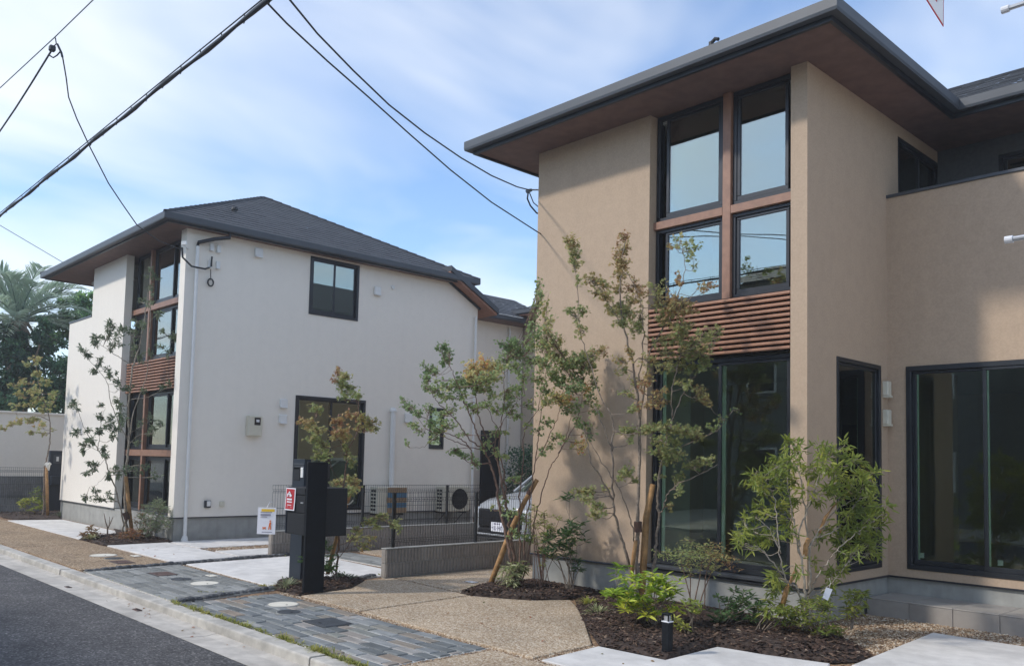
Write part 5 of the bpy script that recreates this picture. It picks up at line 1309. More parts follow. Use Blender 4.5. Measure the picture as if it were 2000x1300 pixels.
cl5 = [(1220,462,9,9,26,.85),(1216,485,16,14,64,.72),(1212,510,18,16,90,.74),(1210,535,16,14,48,.66),(1208,560,18,12,40,.62),
       (1117,470,14,14,60,.62),(1120,495,13,14,70,.42),(1124,515,11,10,34,.55),(1130,545,10,10,14,.5),(1120,610,18,16,34,.35),(1137,607,12,12,30,.32),(1133,645,12,20,34,.5),
       (1155,545,18,12,46,.6),(1175,557,18,14,52,.58),(1187,578,16,14,50,.62),(1165,570,14,10,20,.6),(1205,600,22,14,76,.5),(1222,610,20,16,76,.48),(1212,628,18,10,46,.42),(1195,608,14,10,30,.6),
       (1240,555,16,16,44,.78),(1250,570,12,16,30,.74),(1236,585,14,14,36,.55),(1252,620,14,22,40,.45),(1244,640,16,16,50,.42),
       (1285,560,18,14,30,.45),(1290,590,22,18,66,.55),(1310,575,16,14,24,.8),(1325,545,14,14,20,.82),(1320,600,26,18,110,.74),(1340,600,20,16,70,.7),(1300,620,24,16,76,.5),(1330,632,24,18,84,.5),
       (1376,562,14,10,30,.7),(1390,555,10,8,12,.85),(1330,470,20,12,30,.45),(1345,490,12,30,34,.3),(1362,478,8,14,18,.3),(1355,515,10,14,12,.35),(1310,475,10,10,14,.7),
       (1295,660,28,16,66,.5),(1330,660,26,16,70,.45),(1355,670,24,14,66,.45),(1375,650,22,14,44,.4),(1400,648,18,10,20,.35),(1385,675,20,12,40,.48),(1410,640,10,8,8,.3),
       (1300,690,24,12,52,.5),(1340,690,22,14,64,.42),(1365,692,22,14,80,.40),(1350,715,22,14,70,.38),(1375,712,16,14,50,.36),(1318,710,22,14,60,.48),(1290,715,22,14,48,.5),(1265,705,16,14,34,.6),
       (1268,740,14,14,36,.78),(1252,750,10,14,24,.82),(1290,765,18,10,34,.72),(1275,785,18,14,44,.78),(1293,778,10,14,24,.8),(1370,765,14,16,50,.62),(1380,780,10,12,30,.66),(1350,750,16,12,30,.4),(1330,745,14,10,24,.45),
       (1180,685,24,10,30,.75),(1205,700,18,10,26,.7),(1230,690,14,14,24,.66),(1215,720,16,12,26,.5),(1235,745,12,10,18,.5),(1228,768,14,10,22,.4),(1245,790,12,10,24,.8),(1240,800,10,10,14,.4),
       (1275,835,26,10,80,.40),(1305,832,24,10,76,.42),(1340,840,24,12,84,.45),(1290,858,24,10,76,.36),(1318,862,20,8,40,.4),(1285,878,22,12,70,.38),(1310,893,22,12,70,.36),(1325,883,18,8,36,.4),(1300,905,14,10,24,.4),(1360,850,14,12,40,.5),(1352,838,14,8,24,.35),
       (1225,843,16,14,60,.38),(1232,858,8,8,14,.4),(1228,918,14,14,46,.42),(1212,928,10,10,24,.42),(1238,935,6,10,12,.4),
       (1355,905,24,10,60,.42),(1380,895,16,8,24,.4),(1330,930,16,10,40,.38),(1325,955,8,12,18,.36),(1310,990,10,6,14,.6),(1390,832,16,8,16,.2),(1410,818,14,10,12,.22),(1435,800,12,6,8,.25),
       (1128,960,12,10,26,.42),(1145,955,16,10,54,.46),(1140,972,14,8,34,.44),(1165,985,16,10,46,.44),(1158,1002,14,8,32,.44),(1175,1000,8,8,12,.42),(1180,950,8,6,12,.45),
       (1290,930,10,8,12,.4)]
cl5 = [(*c, -.15 + rng.normal(0, .22)) for c in cl5]
tree('maple_tree', 'multi-stemmed maple with olive and red leaves in front of the louvre band', b5, st5, cl5, ('maple', .026, .045, 1.0), M['bark'], M['lf_maple'], spread=.2, dsc=2.1, grow=1.3)
sk = thing('support_stake', 'short thick cut stake strapped to the maple trunk', 'stake', (-5.86, 7.62, .03)); D5 = depth(b5)
mb = MB(); mb.tube([at(1252,1180,D5+.02), at(1258,1080,D5+.03), at(1262,1010,D5+.04), at(1275,945,D5+.06)], [.040,.040,.038,.032], 10); mb.build('log', M['stake'], sk, smooth=True)
mb = MB(); mb.tube([at(1246,1018,D5-.02), at(1246,1038,D5-.02)], [.046,.046], 10); mb.build('strap', M['strap'], sk)
mb = MB(); mb.tube([at(1234,1120,D5-.05), at(1238,1080,D5-.05), at(1242,1055,D5-.05)], [.022,.022,.02], 8); mb.build('cut_stub', M['stake'], sk, smooth=True)

# -- round-leaved tree with the leaning stake
b4 = (-7.72, 7.46, .05)
st4 = [([(999,1100,0),(992,1060,0),(982,1015,0),(974,980,0),(968,940,0),(958,905,.0),(948,880,0),(935,855,-.1),(926,830,-.1),(905,777,-.15),(889,738,-.2),(878,715,-.2)], -.026, .004),
       ([(1006,1100,.05),(996,1040,.05),(990,993,.05),(980,945,.05),(972,900,.1),(960,868,.1),(945,840,.1),(935,812,.1),(930,780,.1),(922,745,.1)], -.024, .004),
       ([(958,905,0),(925,905,-.15),(921,880,-.2),(908,862,-.25),(885,850,-.3),(866,843,-.3),(838,822,-.3),(815,805,-.35),(800,790,-.35)], .010, .003),
       ([(948,880,0),(918,858,-.1),(895,825,-.2),(876,806,-.25),(856,786,-.3),(843,769,-.3),(836,745,-.3)], .010, .003),
       ([(866,843,-.3),(845,858,-.3),(825,872,-.3),(800,874,-.3)], .005, .002),
       ([(945,880,0),(910,870,-.1),(880,858,-.2),(850,846,-.2),(830,835,-.2)], .007, .003),
       ([(990,993,.05),(985,930,.1),(975,880,.15),(978,830,.2),(985,780,.2),(984,735,.2),(990,700,.2)], .012, .003),
       ([(1014,1100,.1),(1014,1020,.15),(1016,960,.15),(1022,905,.2),(1022,860,.2),(1028,830,.2),(1050,800,.2),(1060,745,.2)], -.014, .003),
       ([(1022,1100,.1),(1028,1010,.15),(1038,960,.2),(1046,900,.2),(1052,850,.2),(1058,790,.2),(1068,720,.25)], -.014, .003),
       ([(1030,1090,.1),(1046,1010,.1),(1060,955,.1),(1075,912,.1),(1092,885,.1),(1110,840,.1),(1118,790,.1)], -.012, .003),
       ([(972,900,.1),(968,850,.1),(985,820,.1),(1005,790,.1),(1025,770,.1)], .008, .003),
       ([(960,868,.1),(975,845,.15),(960,815,.15),(945,780,.1)], .007, .003),
       ([(1046,900,.2),(1070,860,.2),(1090,810,.2),(1100,760,.2)], .007, .003),
       ([(1092,885,.1),(1120,835,.05),(1135,790,0),(1140,740,0)], .006, .003)]
cl4 = [(862,674,12,10,36,.18),(875,685,12,10,36,.22),(870,702,14,10,54,.14),(833,716,12,12,46,.18),(848,725,10,8,20,.25),(832,740,10,10,30,.25),(830,755,10,8,24,.32),(852,742,8,6,12,.4),
       (788,780,8,6,14,.3),(798,795,14,10,40,.22),(818,805,10,8,22,.28),(838,795,12,7,20,.3),(808,830,12,8,22,.38),(817,845,8,8,14,.35),(798,866,6,5,8,.3),(845,825,14,8,34,.35),(856,838,14,10,36,.35),(848,856,10,8,22,.3),
       (855,760,16,12,50,.38),(872,755,12,10,34,.4),(868,772,14,10,36,.36),(895,745,16,14,56,.36),(910,752,16,12,50,.3),(900,770,14,10,34,.36),(880,800,14,10,30,.4),(875,828,16,12,46,.42),(860,808,12,10,26,.36),
       (926,720,20,14,80,.8),(945,708,22,14,100,.86),(962,715,22,14,100,.74),(935,738,22,12,90,.66),(955,735,22,12,90,.55),(930,755,16,12,50,.45),(950,755,18,10,44,.5),(918,735,12,10,36,.72),(975,730,14,14,50,.55),
       (990,672,20,10,70,.12),(1010,668,16,12,50,.15),(1000,690,22,12,76,.18),(1020,690,20,12,64,.16),(1035,705,20,12,64,.2),(985,705,16,12,40,.3),(1040,672,18,16,44,.35),(1005,715,20,12,50,.35),(1025,730,18,12,44,.36),
       (1040,640,14,12,30,.3),(1052,650,14,14,36,.3),(1065,640,16,12,40,.5),(1050,600,12,20,44,.38),(1058,575,10,16,36,.4),(1055,550,9,10,24,.38),(1068,590,10,18,26,.6),(1075,620,12,14,26,.6),
       (1070,670,22,16,80,.55),(1085,690,22,14,84,.6),(1065,705,20,14,70,.5),(1090,660,16,12,40,.6),(1100,710,24,14,90,.5),(1120,700,22,16,90,.5),(1140,695,20,14,70,.55),(1160,690,16,14,40,.55),(1135,715,20,12,60,.5),(1155,715,16,12,40,.5),
       (1080,730,22,14,76,.45),(1100,745,22,14,80,.4),(1120,755,20,12,60,.25),(1130,740,16,12,44,.35),(1145,760,12,14,34,.8),(1065,760,18,12,46,.4),(1050,740,16,12,40,.4),(1160,745,14,16,36,.5),(1150,780,14,16,40,.4),
       (1085,775,22,12,70,.68),(1105,780,20,12,60,.75),(1070,785,16,10,34,.6),(1110,800,16,12,40,.3),(1125,790,10,10,20,.3),(1130,820,8,14,22,.35),(1145,828,14,12,28,.4),(1155,845,8,14,16,.3),(1165,800,12,14,26,.5),(1140,870,10,16,24,.85),(1125,865,12,8,14,.75),
       (995,770,20,12,50,.32),(1010,760,16,12,36,.35),(990,790,18,12,40,.3),(970,800,14,12,30,.42),(1000,805,16,10,26,.35),(1015,810,10,8,14,.35),(955,790,12,10,20,.4),(965,770,14,10,24,.4),(940,790,14,10,24,.36),(925,800,12,10,22,.38),(908,790,12,8,18,.36),
       (1040,790,14,12,22,.4),(1030,830,12,8,14,.5),(1065,820,14,10,22,.4),(1050,838,12,10,18,.35),(1085,850,16,10,26,.45),(1075,870,12,8,16,.45),(1100,855,12,10,20,.5),(1060,880,10,8,12,.45),
       (980,840,12,8,18,.45),(965,845,12,8,20,.4),(950,868,14,10,30,.35),(930,905,12,7,22,.22),(920,890,10,6,14,.25),(885,880,14,8,30,.28),(905,888,14,6,24,.28),(898,845,10,6,12,.3),(970,885,10,10,16,.45),(985,890,10,6,12,.5),
       (1000,935,14,6,18,.4),(1012,930,10,6,12,.4),(985,975,10,10,20,.45),(980,990,8,8,14,.45),(960,985,8,6,8,.5),(1000,1000,14,10,26,.38),(1020,1010,12,10,24,.38),(1012,1040,18,10,34,.32),(1030,1050,14,10,26,.32)]
cl4 = [(*c, rng.normal(0, .28)) for c in cl4]
tree('katsura_tree', 'round-leaved multi-stemmed tree with green and reddish leaves beside the leaning stake', b4, st4, cl4, ('ovate', .025, .041, .95), M['bark_brown'], M['lf_green'], spread=.25, dsc=2.5, grow=1.35)
sk = thing('support_stake', 'long leaning wooden stake crossing the round-leaved tree', 'stake', (-8.18, 7.43, 0)); D4 = depth((-8.18,7.43,0))
mb = MB(); mb.tube([at(955,1148,D4), at(975,1095,D4+.0), at(1000,1030,D4-.02), at(1024,980,D4-.05), at(1049,936,D4-.08)], [.036,.036,.034,.032,.028], 10); mb.build('log', M['stake'], sk, smooth=True)
mb = MB(); mb.tube([at(1032,965,D4-.06), at(1037,956,D4-.06)], [.035,.035], 10); mb.build('strap', M['strap'], sk)

# -- small maple by the mailbox
b3 = (-9.62, 6.10, .03)
st3 = [([(657,1120,0),(660,1080,0),(663,1030,0),(668,985,0),(672,950,0),(676,900,0),(678,880,0),(690,860,.05),(700,835,.1),(701,800,.1),(699,775,.1),(680,760,.1),(668,735,.1)], -.017, .003),
       ([(678,885,0),(665,865,-.05),(650,845,-.1),(628,838,-.15),(605,825,-.2)], .006, .002),
       ([(659,1095,0),(680,1065,-.1),(700,1030,-.15),(715,1010,-.2),(745,1010,-.25)], .006, .002),
       ([(672,950,0),(660,935,-.05),(650,920,-.1)], .005, .002)]
cl3 = [(660,725,12,8,30,.85),(672,735,14,10,44,.5),(665,750,12,8,36,.35),(685,755,14,10,46,.35),(695,772,14,8,34,.3),(668,775,12,8,24,.35),(676,765,14,8,30,.4),(650,742,8,6,14,.95),
       (618,795,16,7,44,.35),(590,820,12,8,34,.75),(605,828,16,10,56,.6),(622,838,18,8,44,.5),(612,855,14,10,46,.4),(625,865,14,10,46,.35),(622,885,16,10,50,.35),(640,888,12,8,34,.3),(632,872,14,8,40,.4),
       (660,820,14,10,50,.85),(665,840,16,12,70,.75),(675,852,14,10,54,.6),(655,852,12,10,40,.6),(695,812,16,8,44,.8),(715,818,16,10,60,.6),(728,828,12,10,44,.6),(735,835,8,8,20,.5),(705,835,14,8,40,.6),(685,808,10,8,24,.8),
       (675,870,10,10,24,.4),(688,900,10,10,30,.35),(680,890,8,8,16,.4),
       (660,940,16,8,46,.55),(680,935,16,8,50,.5),(695,942,12,8,34,.6),(655,952,10,6,22,.4),(685,955,14,8,34,.4),(690,965,8,10,16,.4),
       (720,1018,16,7,40,.4),(745,1010,16,7,50,.45),(765,1018,12,8,36,.4),(775,1030,8,8,18,.4),(735,1028,12,6,24,.35),(690,1050,18,12,40,.45),(715,1060,16,14,36,.5),(725,1045,10,10,16,.5),(700,1035,12,8,20,.5)]
cl3 = [(*c, rng.normal(0, .18)) for c in cl3]
tree('young_maple', 'slender young maple with bronze leaves beside the mailbox stand', b3, st3, cl3, ('maple', .034, .054, .9), M['bark_brown'], M['lf_maple'], spread=.15, dsc=1.9, grow=1.25)
sk = thing('support_stake', 'brown stake tied with white cord beside the mailbox stand', 'stake', (-9.66, 6.2, 0)); D3 = depth((-9.66,6.2,0))
mb = MB(); mb.tube([at(640,1120,D3), at(650,1078,D3), at(668,1010,D3+.02), at(680,975,D3+.03), at(688,948,D3+.04)], [.028,.028,.026,.024,.022], 9); mb.build('log', M['stake'], sk, smooth=True)
mb = MB(); mb.tube([at(664,955,D3-.03), at(666,972,D3-.03), at(672,985,D3-.03), at(682,984,D3), at(690,976,D3+.02)], .008, 6); mb.build('cord', M['white_strap'], sk)

# -- tall slender evergreen at the white house
bw = (-17.1, 5.95, .03)
stw = [([(247,1035,0),(246,1000,0),(244,940,0),(248,900,0),(252,860,0),(251,800,0),(255,760,0),(259,715,0),(272,680,.1),(280,640,.15),(285,600,.2),(292,560,.2),(296,535,.2)], -.034, .006),
       ([(240,1020,-.1),(234,985,-.15),(222,945,-.2),(212,920,-.25),(205,895,-.3),(193,880,-.3),(185,866,-.3),(170,845,-.35),(160,825,-.4),(152,800,-.4)], -.018, .004),
       ([(259,715,0),(245,705,-.1),(228,695,-.2),(212,682,-.3),(195,672,-.3)], .010, .004),
       ([(252,860,0),(240,840,-.1),(225,810,-.2),(215,780,-.25),(208,745,-.3),(190,720,-.35),(165,695,-.4)], .010, .004),
       ([(259,715,0),(285,705,.1),(315,690,.2),(340,665,.2)], .009, .003),
       ([(255,780,0),(290,775,.0),(315,762,.0),(335,755,0)], .008, .003),
       ([(250,870,0),(270,850,-.05),(300,845,-.1),(316,832,-.1)], .008, .003),
       ([(251,850,0),(262,840,-.1),(275,832,-.1)], .006, .003),
       ([(190,880,-.3),(195,850,-.3),(198,820,-.3),(205,795,-.3)], .007, .003),
       ([(193,880,-.3),(175,872,-.3),(165,868,-.3)], .005, .003),
       ([(205,895,-.3),(190,915,-.3),(175,925,-.3)], .005, .003),
       ([(212,920,-.25),(190,945,-.3),(175,950,-.3)], .004, .002),
       ([(280,640,.15),(300,620,.15),(310,610,.2)], .006, .003),
       ([(250,880,.1),(262,800,.3),(285,740,.3),(292,650,.3),(297,560,.3)], .012, .006)]
def ros(px, py, n=26, r=9, tint=.45): return (px, py, r, r, n, tint)
clw = [ros(295,534,30,13),ros(302,540,20,9),ros(296,560,14,6),ros(298,575,8,5),ros(290,590,20,12),ros(276,590,16,10),ros(308,612,34,10),ros(268,625,26,11),ros(285,635,24,14),ros(262,650,20,10),
       ros(215,630,34,9,.35),ros(228,634,14,7,.35),ros(215,645,38,10,.3),ros(240,640,38,10,.35),ros(247,650,20,8,.35),ros(188,655,34,9,.35),ros(183,668,30,9,.35),ros(232,655,22,8,.4),ros(237,668,20,9,.4),ros(209,660,20,7,.35),ros(166,690,44,11,.3),ros(160,680,20,7),
       ros(195,706,34,9,.4),ros(184,722,32,9,.35),ros(210,718,16,6),ros(219,732,44,11,.3),ros(232,745,24,8,.35),ros(233,758,18,7),ros(212,680,16,7),ros(222,678,16,8),ros(252,760,30,12,.4),ros(265,690,26,14,.4),ros(258,670,18,9),ros(275,700,26,12,.4),
       ros(318,645,16,8,.35),ros(340,655,36,10,.3),ros(360,648,40,11,.3),ros(350,665,24,8,.3),ros(310,675,22,10,.4),ros(330,690,20,10,.4),ros(296,690,18,10,.4),ros(318,757,22,9,.4),ros(335,750,22,9,.4),ros(285,765,18,10,.45),
       ros(141,786,40,11,.35),ros(148,798,16,6),ros(197,785,20,7,.35),ros(225,780,26,9),ros(235,790,20,7),ros(196,812,36,9,.3),ros(218,816,34,10,.35),ros(236,806,36,10,.35),ros(240,818,30,8,.35),ros(213,832,40,10,.35),ros(197,843,36,9,.3),ros(225,842,26,8,.35),ros(222,855,24,8,.4),ros(237,830,20,7),
       ros(148,843,36,8,.3),ros(172,837,18,6,.4),ros(175,860,40,11,.35),ros(163,868,30,9,.35),ros(165,880,18,7,.4),ros(180,862,20,8),ros(205,874,36,9,.3),ros(207,888,22,7,.35),ros(175,902,20,6,.35),ros(185,908,34,8,.3),ros(186,918,20,6,.3),ros(168,922,28,7,.35),ros(214,930,36,8,.35),ros(225,916,26,8,.35),ros(232,925,24,8,.35),ros(245,915,30,10,.3),
       ros(266,918,24,10,.4),ros(285,910,18,9,.45),ros(300,835,24,10,.5),ros(314,826,26,10,.5),ros(296,842,20,9,.6),ros(292,815,16,9,.45),ros(275,825,18,8,.45),ros(270,860,16,8,.5),ros(305,930,20,14,.45),
       ros(168,972,30,7,.3),ros(186,962,24,7,.3),ros(187,974,20,6,.3),ros(198,974,26,7,.3),ros(212,962,16,6,.35),ros(216,975,14,6,.35)]
clw = [(*c, (-.3 if c[0] < 250 else .05) + rng.normal(0, .12)) for c in clw]
tree('slender_evergreen', 'tall thin evergreen with rosette leaves before the white house windows', bw, stw, clw, ('ovate', .05, .088, .32), M['bark_pale'], M['lf_grey'], dsc=1.9, curl=.2, droop=.1, subs=(7, 11), twig_r=.007)
sk = thing('support_stake', 'pale straight stake tied to the slender evergreen', 'stake', (-16.95, 5.95, 0)); Dw = depth((-16.95,5.9,0))
mb = MB(); mb.tube([at(258,1042,Dw), at(252,990,Dw), at(246,930,Dw)], [.036,.036,.034], 9); mb.build('log', M['stake'], sk, smooth=True)
mb = MB(); mb.tube([at(244,1000,Dw-.1), at(249,1014,Dw-.1)], [.055,.055], 9); mb.build('strap', M['strap'], sk)

# -- small maple at the far left
bl_ = (-22.95, 5.95, .03)
stl = [([(84,1005,0),(86,960,0),(87,920,0),(90,900,0),(96,870,0),(98,840,.1),(95,810,.1),(85,780,.1),(75,745,.1),(70,710,.1)], -.028, .006),
       ([(95,820,.1),(75,812,-.1),(50,818,-.2),(20,830,-.3)], .010, .003),
       ([(95,800,.1),(110,780,.1),(120,760,.1)], .008, .003)]
cll = [(70,700,14,8,34,.5),(58,710,14,8,34,.45),(72,725,18,8,46,.5),(45,745,20,9,60,.55),(25,750,14,8,30,.55),(60,760,22,9,64,.5),(35,770,18,9,46,.55),(85,745,18,10,44,.45),(75,780,22,9,60,.5),(30,790,14,8,30,.5),(100,770,18,10,40,.4),(95,790,18,8,40,.45),(55,790,18,8,36,.5),(85,800,16,8,34,.45),
       (5,835,10,8,24,.6),(25,825,14,8,44,.6),(40,822,14,8,44,.6),(62,822,16,8,48,.55),(80,830,14,8,34,.55),(60,840,10,8,24,.55),(85,845,12,8,24,.55),(70,815,14,6,30,.5),(102,836,6,5,8,.5)]
tree('small_maple', 'small yellowing maple tied to a stake at the far left', bl_, stl, [(*c, rng.normal(0, .3)) for c in cll], ('maple', .06, .095, .95), M['bark'], M['lf_maple'])
sk = thing('support_stake', 'thin pale stake with white tie at the far left', 'stake', (-22.75, 6.1, 0)); Dl = depth((-22.75,6.1,0))
mb = MB(); mb.tube([at(93,1011,Dl), at(92,960,Dl), at(91,912,Dl)], [.034,.034,.03], 8); mb.build('log', M['stake'], sk, smooth=True)
mb = MB(); mb.tube([at(89,905,Dl-.1), at(94,908,Dl-.1), at(98,904,Dl-.1)], [.05,.055,.04], 7); mb.tube([at(94,908,Dl-.12), at(95,918,Dl-.12)], [.05,.015], 6); mb.build('tie', M['white_strap'], sk)

# -- big evergreen shrub at the beige house corner
bo_ = (-4.02, 7.62, .06)
sto = [([(1578,1215,0),(1572,1150,0),(1565,1090,0),(1560,1050,0),(1575,1000,0),(1590,960,0),(1610,900,0)], -.018, .004),
       ([(1575,1215,0),(1580,1160,.05),(1582,1100,.05),(1578,1050,.1),(1570,980,.1),(1560,920,.1),(1550,880,.1)], -.016, .004),
       ([(1570,1200,0),(1558,1150,-.05),(1540,1140,-.1),(1528,1110,-.15),(1520,1060,-.15),(1518,1010,-.15),(1512,970,-.15),(1495,940,-.15),(1478,925,-.2)], -.012, .003),
       ([(1530,1120,-.15),(1510,1100,-.2),(1490,1075,-.2),(1465,1065,-.25),(1450,1060,-.25)], .008, .003),
       ([(1565,1090,0),(1590,1050,0),(1620,1010,0),(1640,990,.0),(1665,975,0),(1680,950,0)], .010, .003),
       ([(1590,1050,0),(1630,1035,-.05),(1660,1000,-.05),(1680,970,-.05),(1700,940,-.05)], .008, .003),
       ([(1578,1160,0),(1600,1120,-.1),(1630,1080,-.15),(1660,1050,-.15),(1700,1020,-.15),(1725,1000,-.15)], .009, .003),
       ([(1580,1170,0),(1610,1150,-.1),(1630,1130,-.1),(1650,1105,-.1)], .006, .003),
       ([(1560,1080,0),(1550,1020,.05),(1540,960,.05),(1535,900,.05),(1532,870,.05)], .009, .003),
       ([(1525,1080,-.15),(1500,1030,-.2),(1475,1010,-.2)], .006, .003)]
clo = []
for (x, y, n) in [(1535,862,14),(1550,870,16),(1565,880,14),(1600,870,18),(1620,880,18),(1605,890,16),(1650,870,10),(1645,890,14),(1665,900,14),(1675,895,10),(1540,900,22),(1520,895,14),(1525,920,22),(1510,910,16),(1500,930,22),(1475,925,12),(1465,935,12),(1485,945,16),(1495,960,18),(1525,945,22),(1545,940,18),(1560,905,14),(1580,915,14),(1590,930,16),(1615,915,22),(1635,920,20),(1630,945,20),(1650,935,20),(1675,930,20),(1690,925,14),(1705,915,10),(1660,960,22),(1640,970,18),(1690,950,18),(1710,945,12),(1700,965,16),(1615,955,14),(1600,975,12),
                  (1570,955,12),(1555,975,14),(1535,985,18),(1515,990,14),(1540,1015,16),(1550,1040,14),(1480,990,10),(1465,1000,16),(1450,1010,10),(1495,1000,12),(1470,1035,22),(1450,1040,16),(1440,1050,14),(1485,1045,20),(1500,1050,14),(1510,1035,12),(1475,1060,12),(1455,1065,10),
                  (1680,990,24),(1700,985,18),(1665,1000,20),(1650,1015,18),(1690,1010,22),(1710,1005,14),(1725,985,10),(1735,1000,8),(1675,1030,22),(1655,1040,20),(1695,1035,20),(1715,1030,14),(1640,1050,20),(1660,1060,22),(1685,1060,18),(1705,1055,14),(1640,1070,16),(1670,1075,14),(1720,1060,10),(1710,1080,10),(1620,1030,12),(1605,1050,10),
                  (1510,1130,16),(1520,1115,14),(1505,1150,14),(1535,1145,12),(1620,1115,18),(1640,1110,18),(1650,1090,12),(1625,1135,14),(1610,1160,14),(1590,1095,8),(1560,1110,8)]:
    clo.append((x, y, 15, 13, n, .45 + rng.normal(0, .12), rng.normal(-.02, .22)))
tree('osmanthus_shrub', 'tall glossy evergreen shrub at the pilaster corner of the beige house', bo_, sto, clo, ('ovate', .056, .098, .235), M['bark_pale'], M['lf_osm'], cat='shrub', droop=.12, leaf_up=.5, dsc=2.6, twig_r=.003, grow=1.15, curl=.22)
Do = depth(bo_)
sk = thing('tree_support', 'orange-brown timber support showing through the tall glossy shrub', 'support', (-4.1, 7.6, .05))
for pts_, rad_ in (([(1524,1200,.1),(1536,1150,-.05),(1548,1128,-.08),(1556,1112,-.08)], [.026,.024,.022,.02]), ([(1572,1085,0),(1574,1065,0),(1580,1050,0)], [.02,.024,.02]), ([(1600,1040,.02),(1612,1010,.02),(1630,985,.02),(1650,975,.02)], [.014,.016,.012,.01])):
    MB().tube([at(x, y, Do+o_) for x, y, o_ in pts_], rad_, 8).build('log', M['stake'], sk, smooth=True)
tg = thing('plant_tag', 'small white plant tag hanging on the tall glossy shrub', 'tag', tuple(at(1616,1160,Do-.2)))
P = [at(x, y, Do-.2) for x, y in ((1614,1146),(1626,1150),(1617,1172),(1606,1166))]; Q = [p + FWD*.002 for p in P]
MB().add(P+Q, [(0,1,2,3),(7,6,5,4),(0,4,5,1),(1,5,6,2),(2,6,7,3),(3,7,4,0)]).build('card', M['paper'], tg)
mb = MB(); mb.tube([at(1619,1148,Do-.2), at(1622,1138,Do-.19), at(1620,1128,Do-.15)], .0015, 4); mb.build('string', M['white_strap'], tg)

# -- shrubs built from rosettes on short stems
def shrub(name, label, base, heads, leaf, lmat, bark, n=(8, 13), droop=.3, stem_r=.006, cat='shrub', group=None, kind='ovate', up=.35, curl=.16):
    """heads: (px, py, depth offset, tint); every head is a whorl of leaves at a shoot tip"""
    base = np.asarray(base, float); D = depth(base); t = thing(name, label, cat, tuple(base), group); tr = MB(); lv = MB(); L0, L1, ar = leaf
    pool = []
    for hi, h_ in enumerate(heads):
        px, py, off, tint = h_[:4]; p = at(px, py, D+off); p[2] = max(p[2], base[2]+.04)
        if hi % 4 == 0 or not pool:                    # a few stems rise from the ground, the rest branch off them
            b0 = base + np.array([rng.normal(0, .03), rng.normal(0, .03), -.02]); mid = b0*.45 + p*.55; mid[:2] = b0[:2]*.6 + p[:2]*.4; mid += rng.normal(0, .015, 3); sr = stem_r
        else:
            PP = np.array(pool); dd = np.linalg.norm(PP-p, axis=1) + 1.5*np.maximum(0, PP[:,2]-p[2]+.03)
            b0 = PP[int(np.argmin(dd))]; mid = (b0+p)/2 + rng.normal(0, .012, 3) - [0,0,.01]; sr = stem_r*.6
        Q = smooth_path([b0, mid, p], 4); tr.tube(Q, np.linspace(sr, sr*.45, len(Q)), 5, False); pool += list(Q[2:])
        k_ = rng.integers(*n); az = rng.uniform(0, 6.28) + np.arange(k_)*2.4; el = rng.uniform(-.35, .7, k_)
        ax = np.stack([np.cos(az)*np.cos(el), np.sin(az)*np.cos(el), np.sin(el)+up*rng.random(k_)], 1)
        pos = p + norm(ax)*.01 - np.outer(rng.random(k_)*.05, norm(Q[-1]-Q[-2]))
        nr = np.array([0,0,1.0]) + rng.normal(0, .3, (k_, 3)); Ls = rng.uniform(L0, L1, k_)
        leaves(lv, pos, ax, nr, Ls, Ls*ar, tint + rng.normal(0, .16, k_), kind, curl if kind != 'blade' else droop)
    tr.build('stems', bark, t, smooth=True); lv.build('foliage', lmat, t); return t
def cloud(cx, cy, rx, ry, n, tint, dz=.15):
    a = rng.uniform(0, 6.28, n); r = np.sqrt(rng.random(n))
    return [(cx+rx*r[i]*math.cos(a[i]), cy+ry*r[i]*math.sin(a[i]), rng.normal(0, dz), tint) for i in range(n)]
ylw = cloud(1250,1150,70,30,28,.55,.12) + cloud(1300,1140,34,22,12,.62,.1) + cloud(1215,1165,40,20,12,.5,.1) + cloud(1265,1185,64,18,22,.85,.12) + [(1203,1112,0,.3),(1218,1106,0,.3),(1275,1118,0,.5)]
shrub('lime_shrub', 'bright yellow-green broad-leaved shrub behind the bollard light', (-5.03, 6.75, .05), ylw, (.075, .115, .30), M['lf_lime'], M['bark'], (9, 14), up=.2)
shrub('dark_shrub', 'dark low evergreen shrub between the lime shrub and the tall glossy shrub', (-4.70, 7.35, .06), cloud(1440,1175,46,26,26,.5,.14) + cloud(1420,1195,40,20,14,.4,.12) + cloud(1470,1190,26,26,12,.45,.12), (.05, .085, .32), M['lf_dark'], M['bark'], (9, 14))
shrub('dark_shrub', 'small dark shrub beside the bollard light', (-4.62, 6.75, .05), cloud(1352,1190,20,24,10,.5,.1) + cloud(1330,1215,18,14,8,.7,.1), (.05, .075, .34), M['lf_osm'], M['bark'], (7, 11))
shrub('weeping_shrub', 'low shrub with hanging leaves under the tall glossy shrub, left side', (-4.25, 7.30, .06), cloud(1530,1195,34,20,16,.5,.1) + cloud(1510,1180,20,20,8,.5,.1), (.07, .11, .26), M['lf_osm'], M['bark'], (8, 12), up=-.6)
shrub('low_shrub', 'dense olive shrub at the foot of the tall glossy shrub', (-3.82, 7.62, .06), cloud(1600,1205,46,36,40,.5,.14) + cloud(1580,1180,34,26,16,.5,.12) + cloud(1630,1235,20,16,10,.45,.1), (.04, .07, .30), M['lf_osm'], M['bark'], (8, 13))
shrub('low_shrub', 'round leafy shrub by the end of the tiled step', (-3.86, 8.35, .05), cloud(1665,1165,24,18,14,.4,.08) + cloud(1665,1190,18,10,6,.7,.08), (.07, .10, .30), M['lf_osm'], M['bark'], (7, 11), up=-.3)
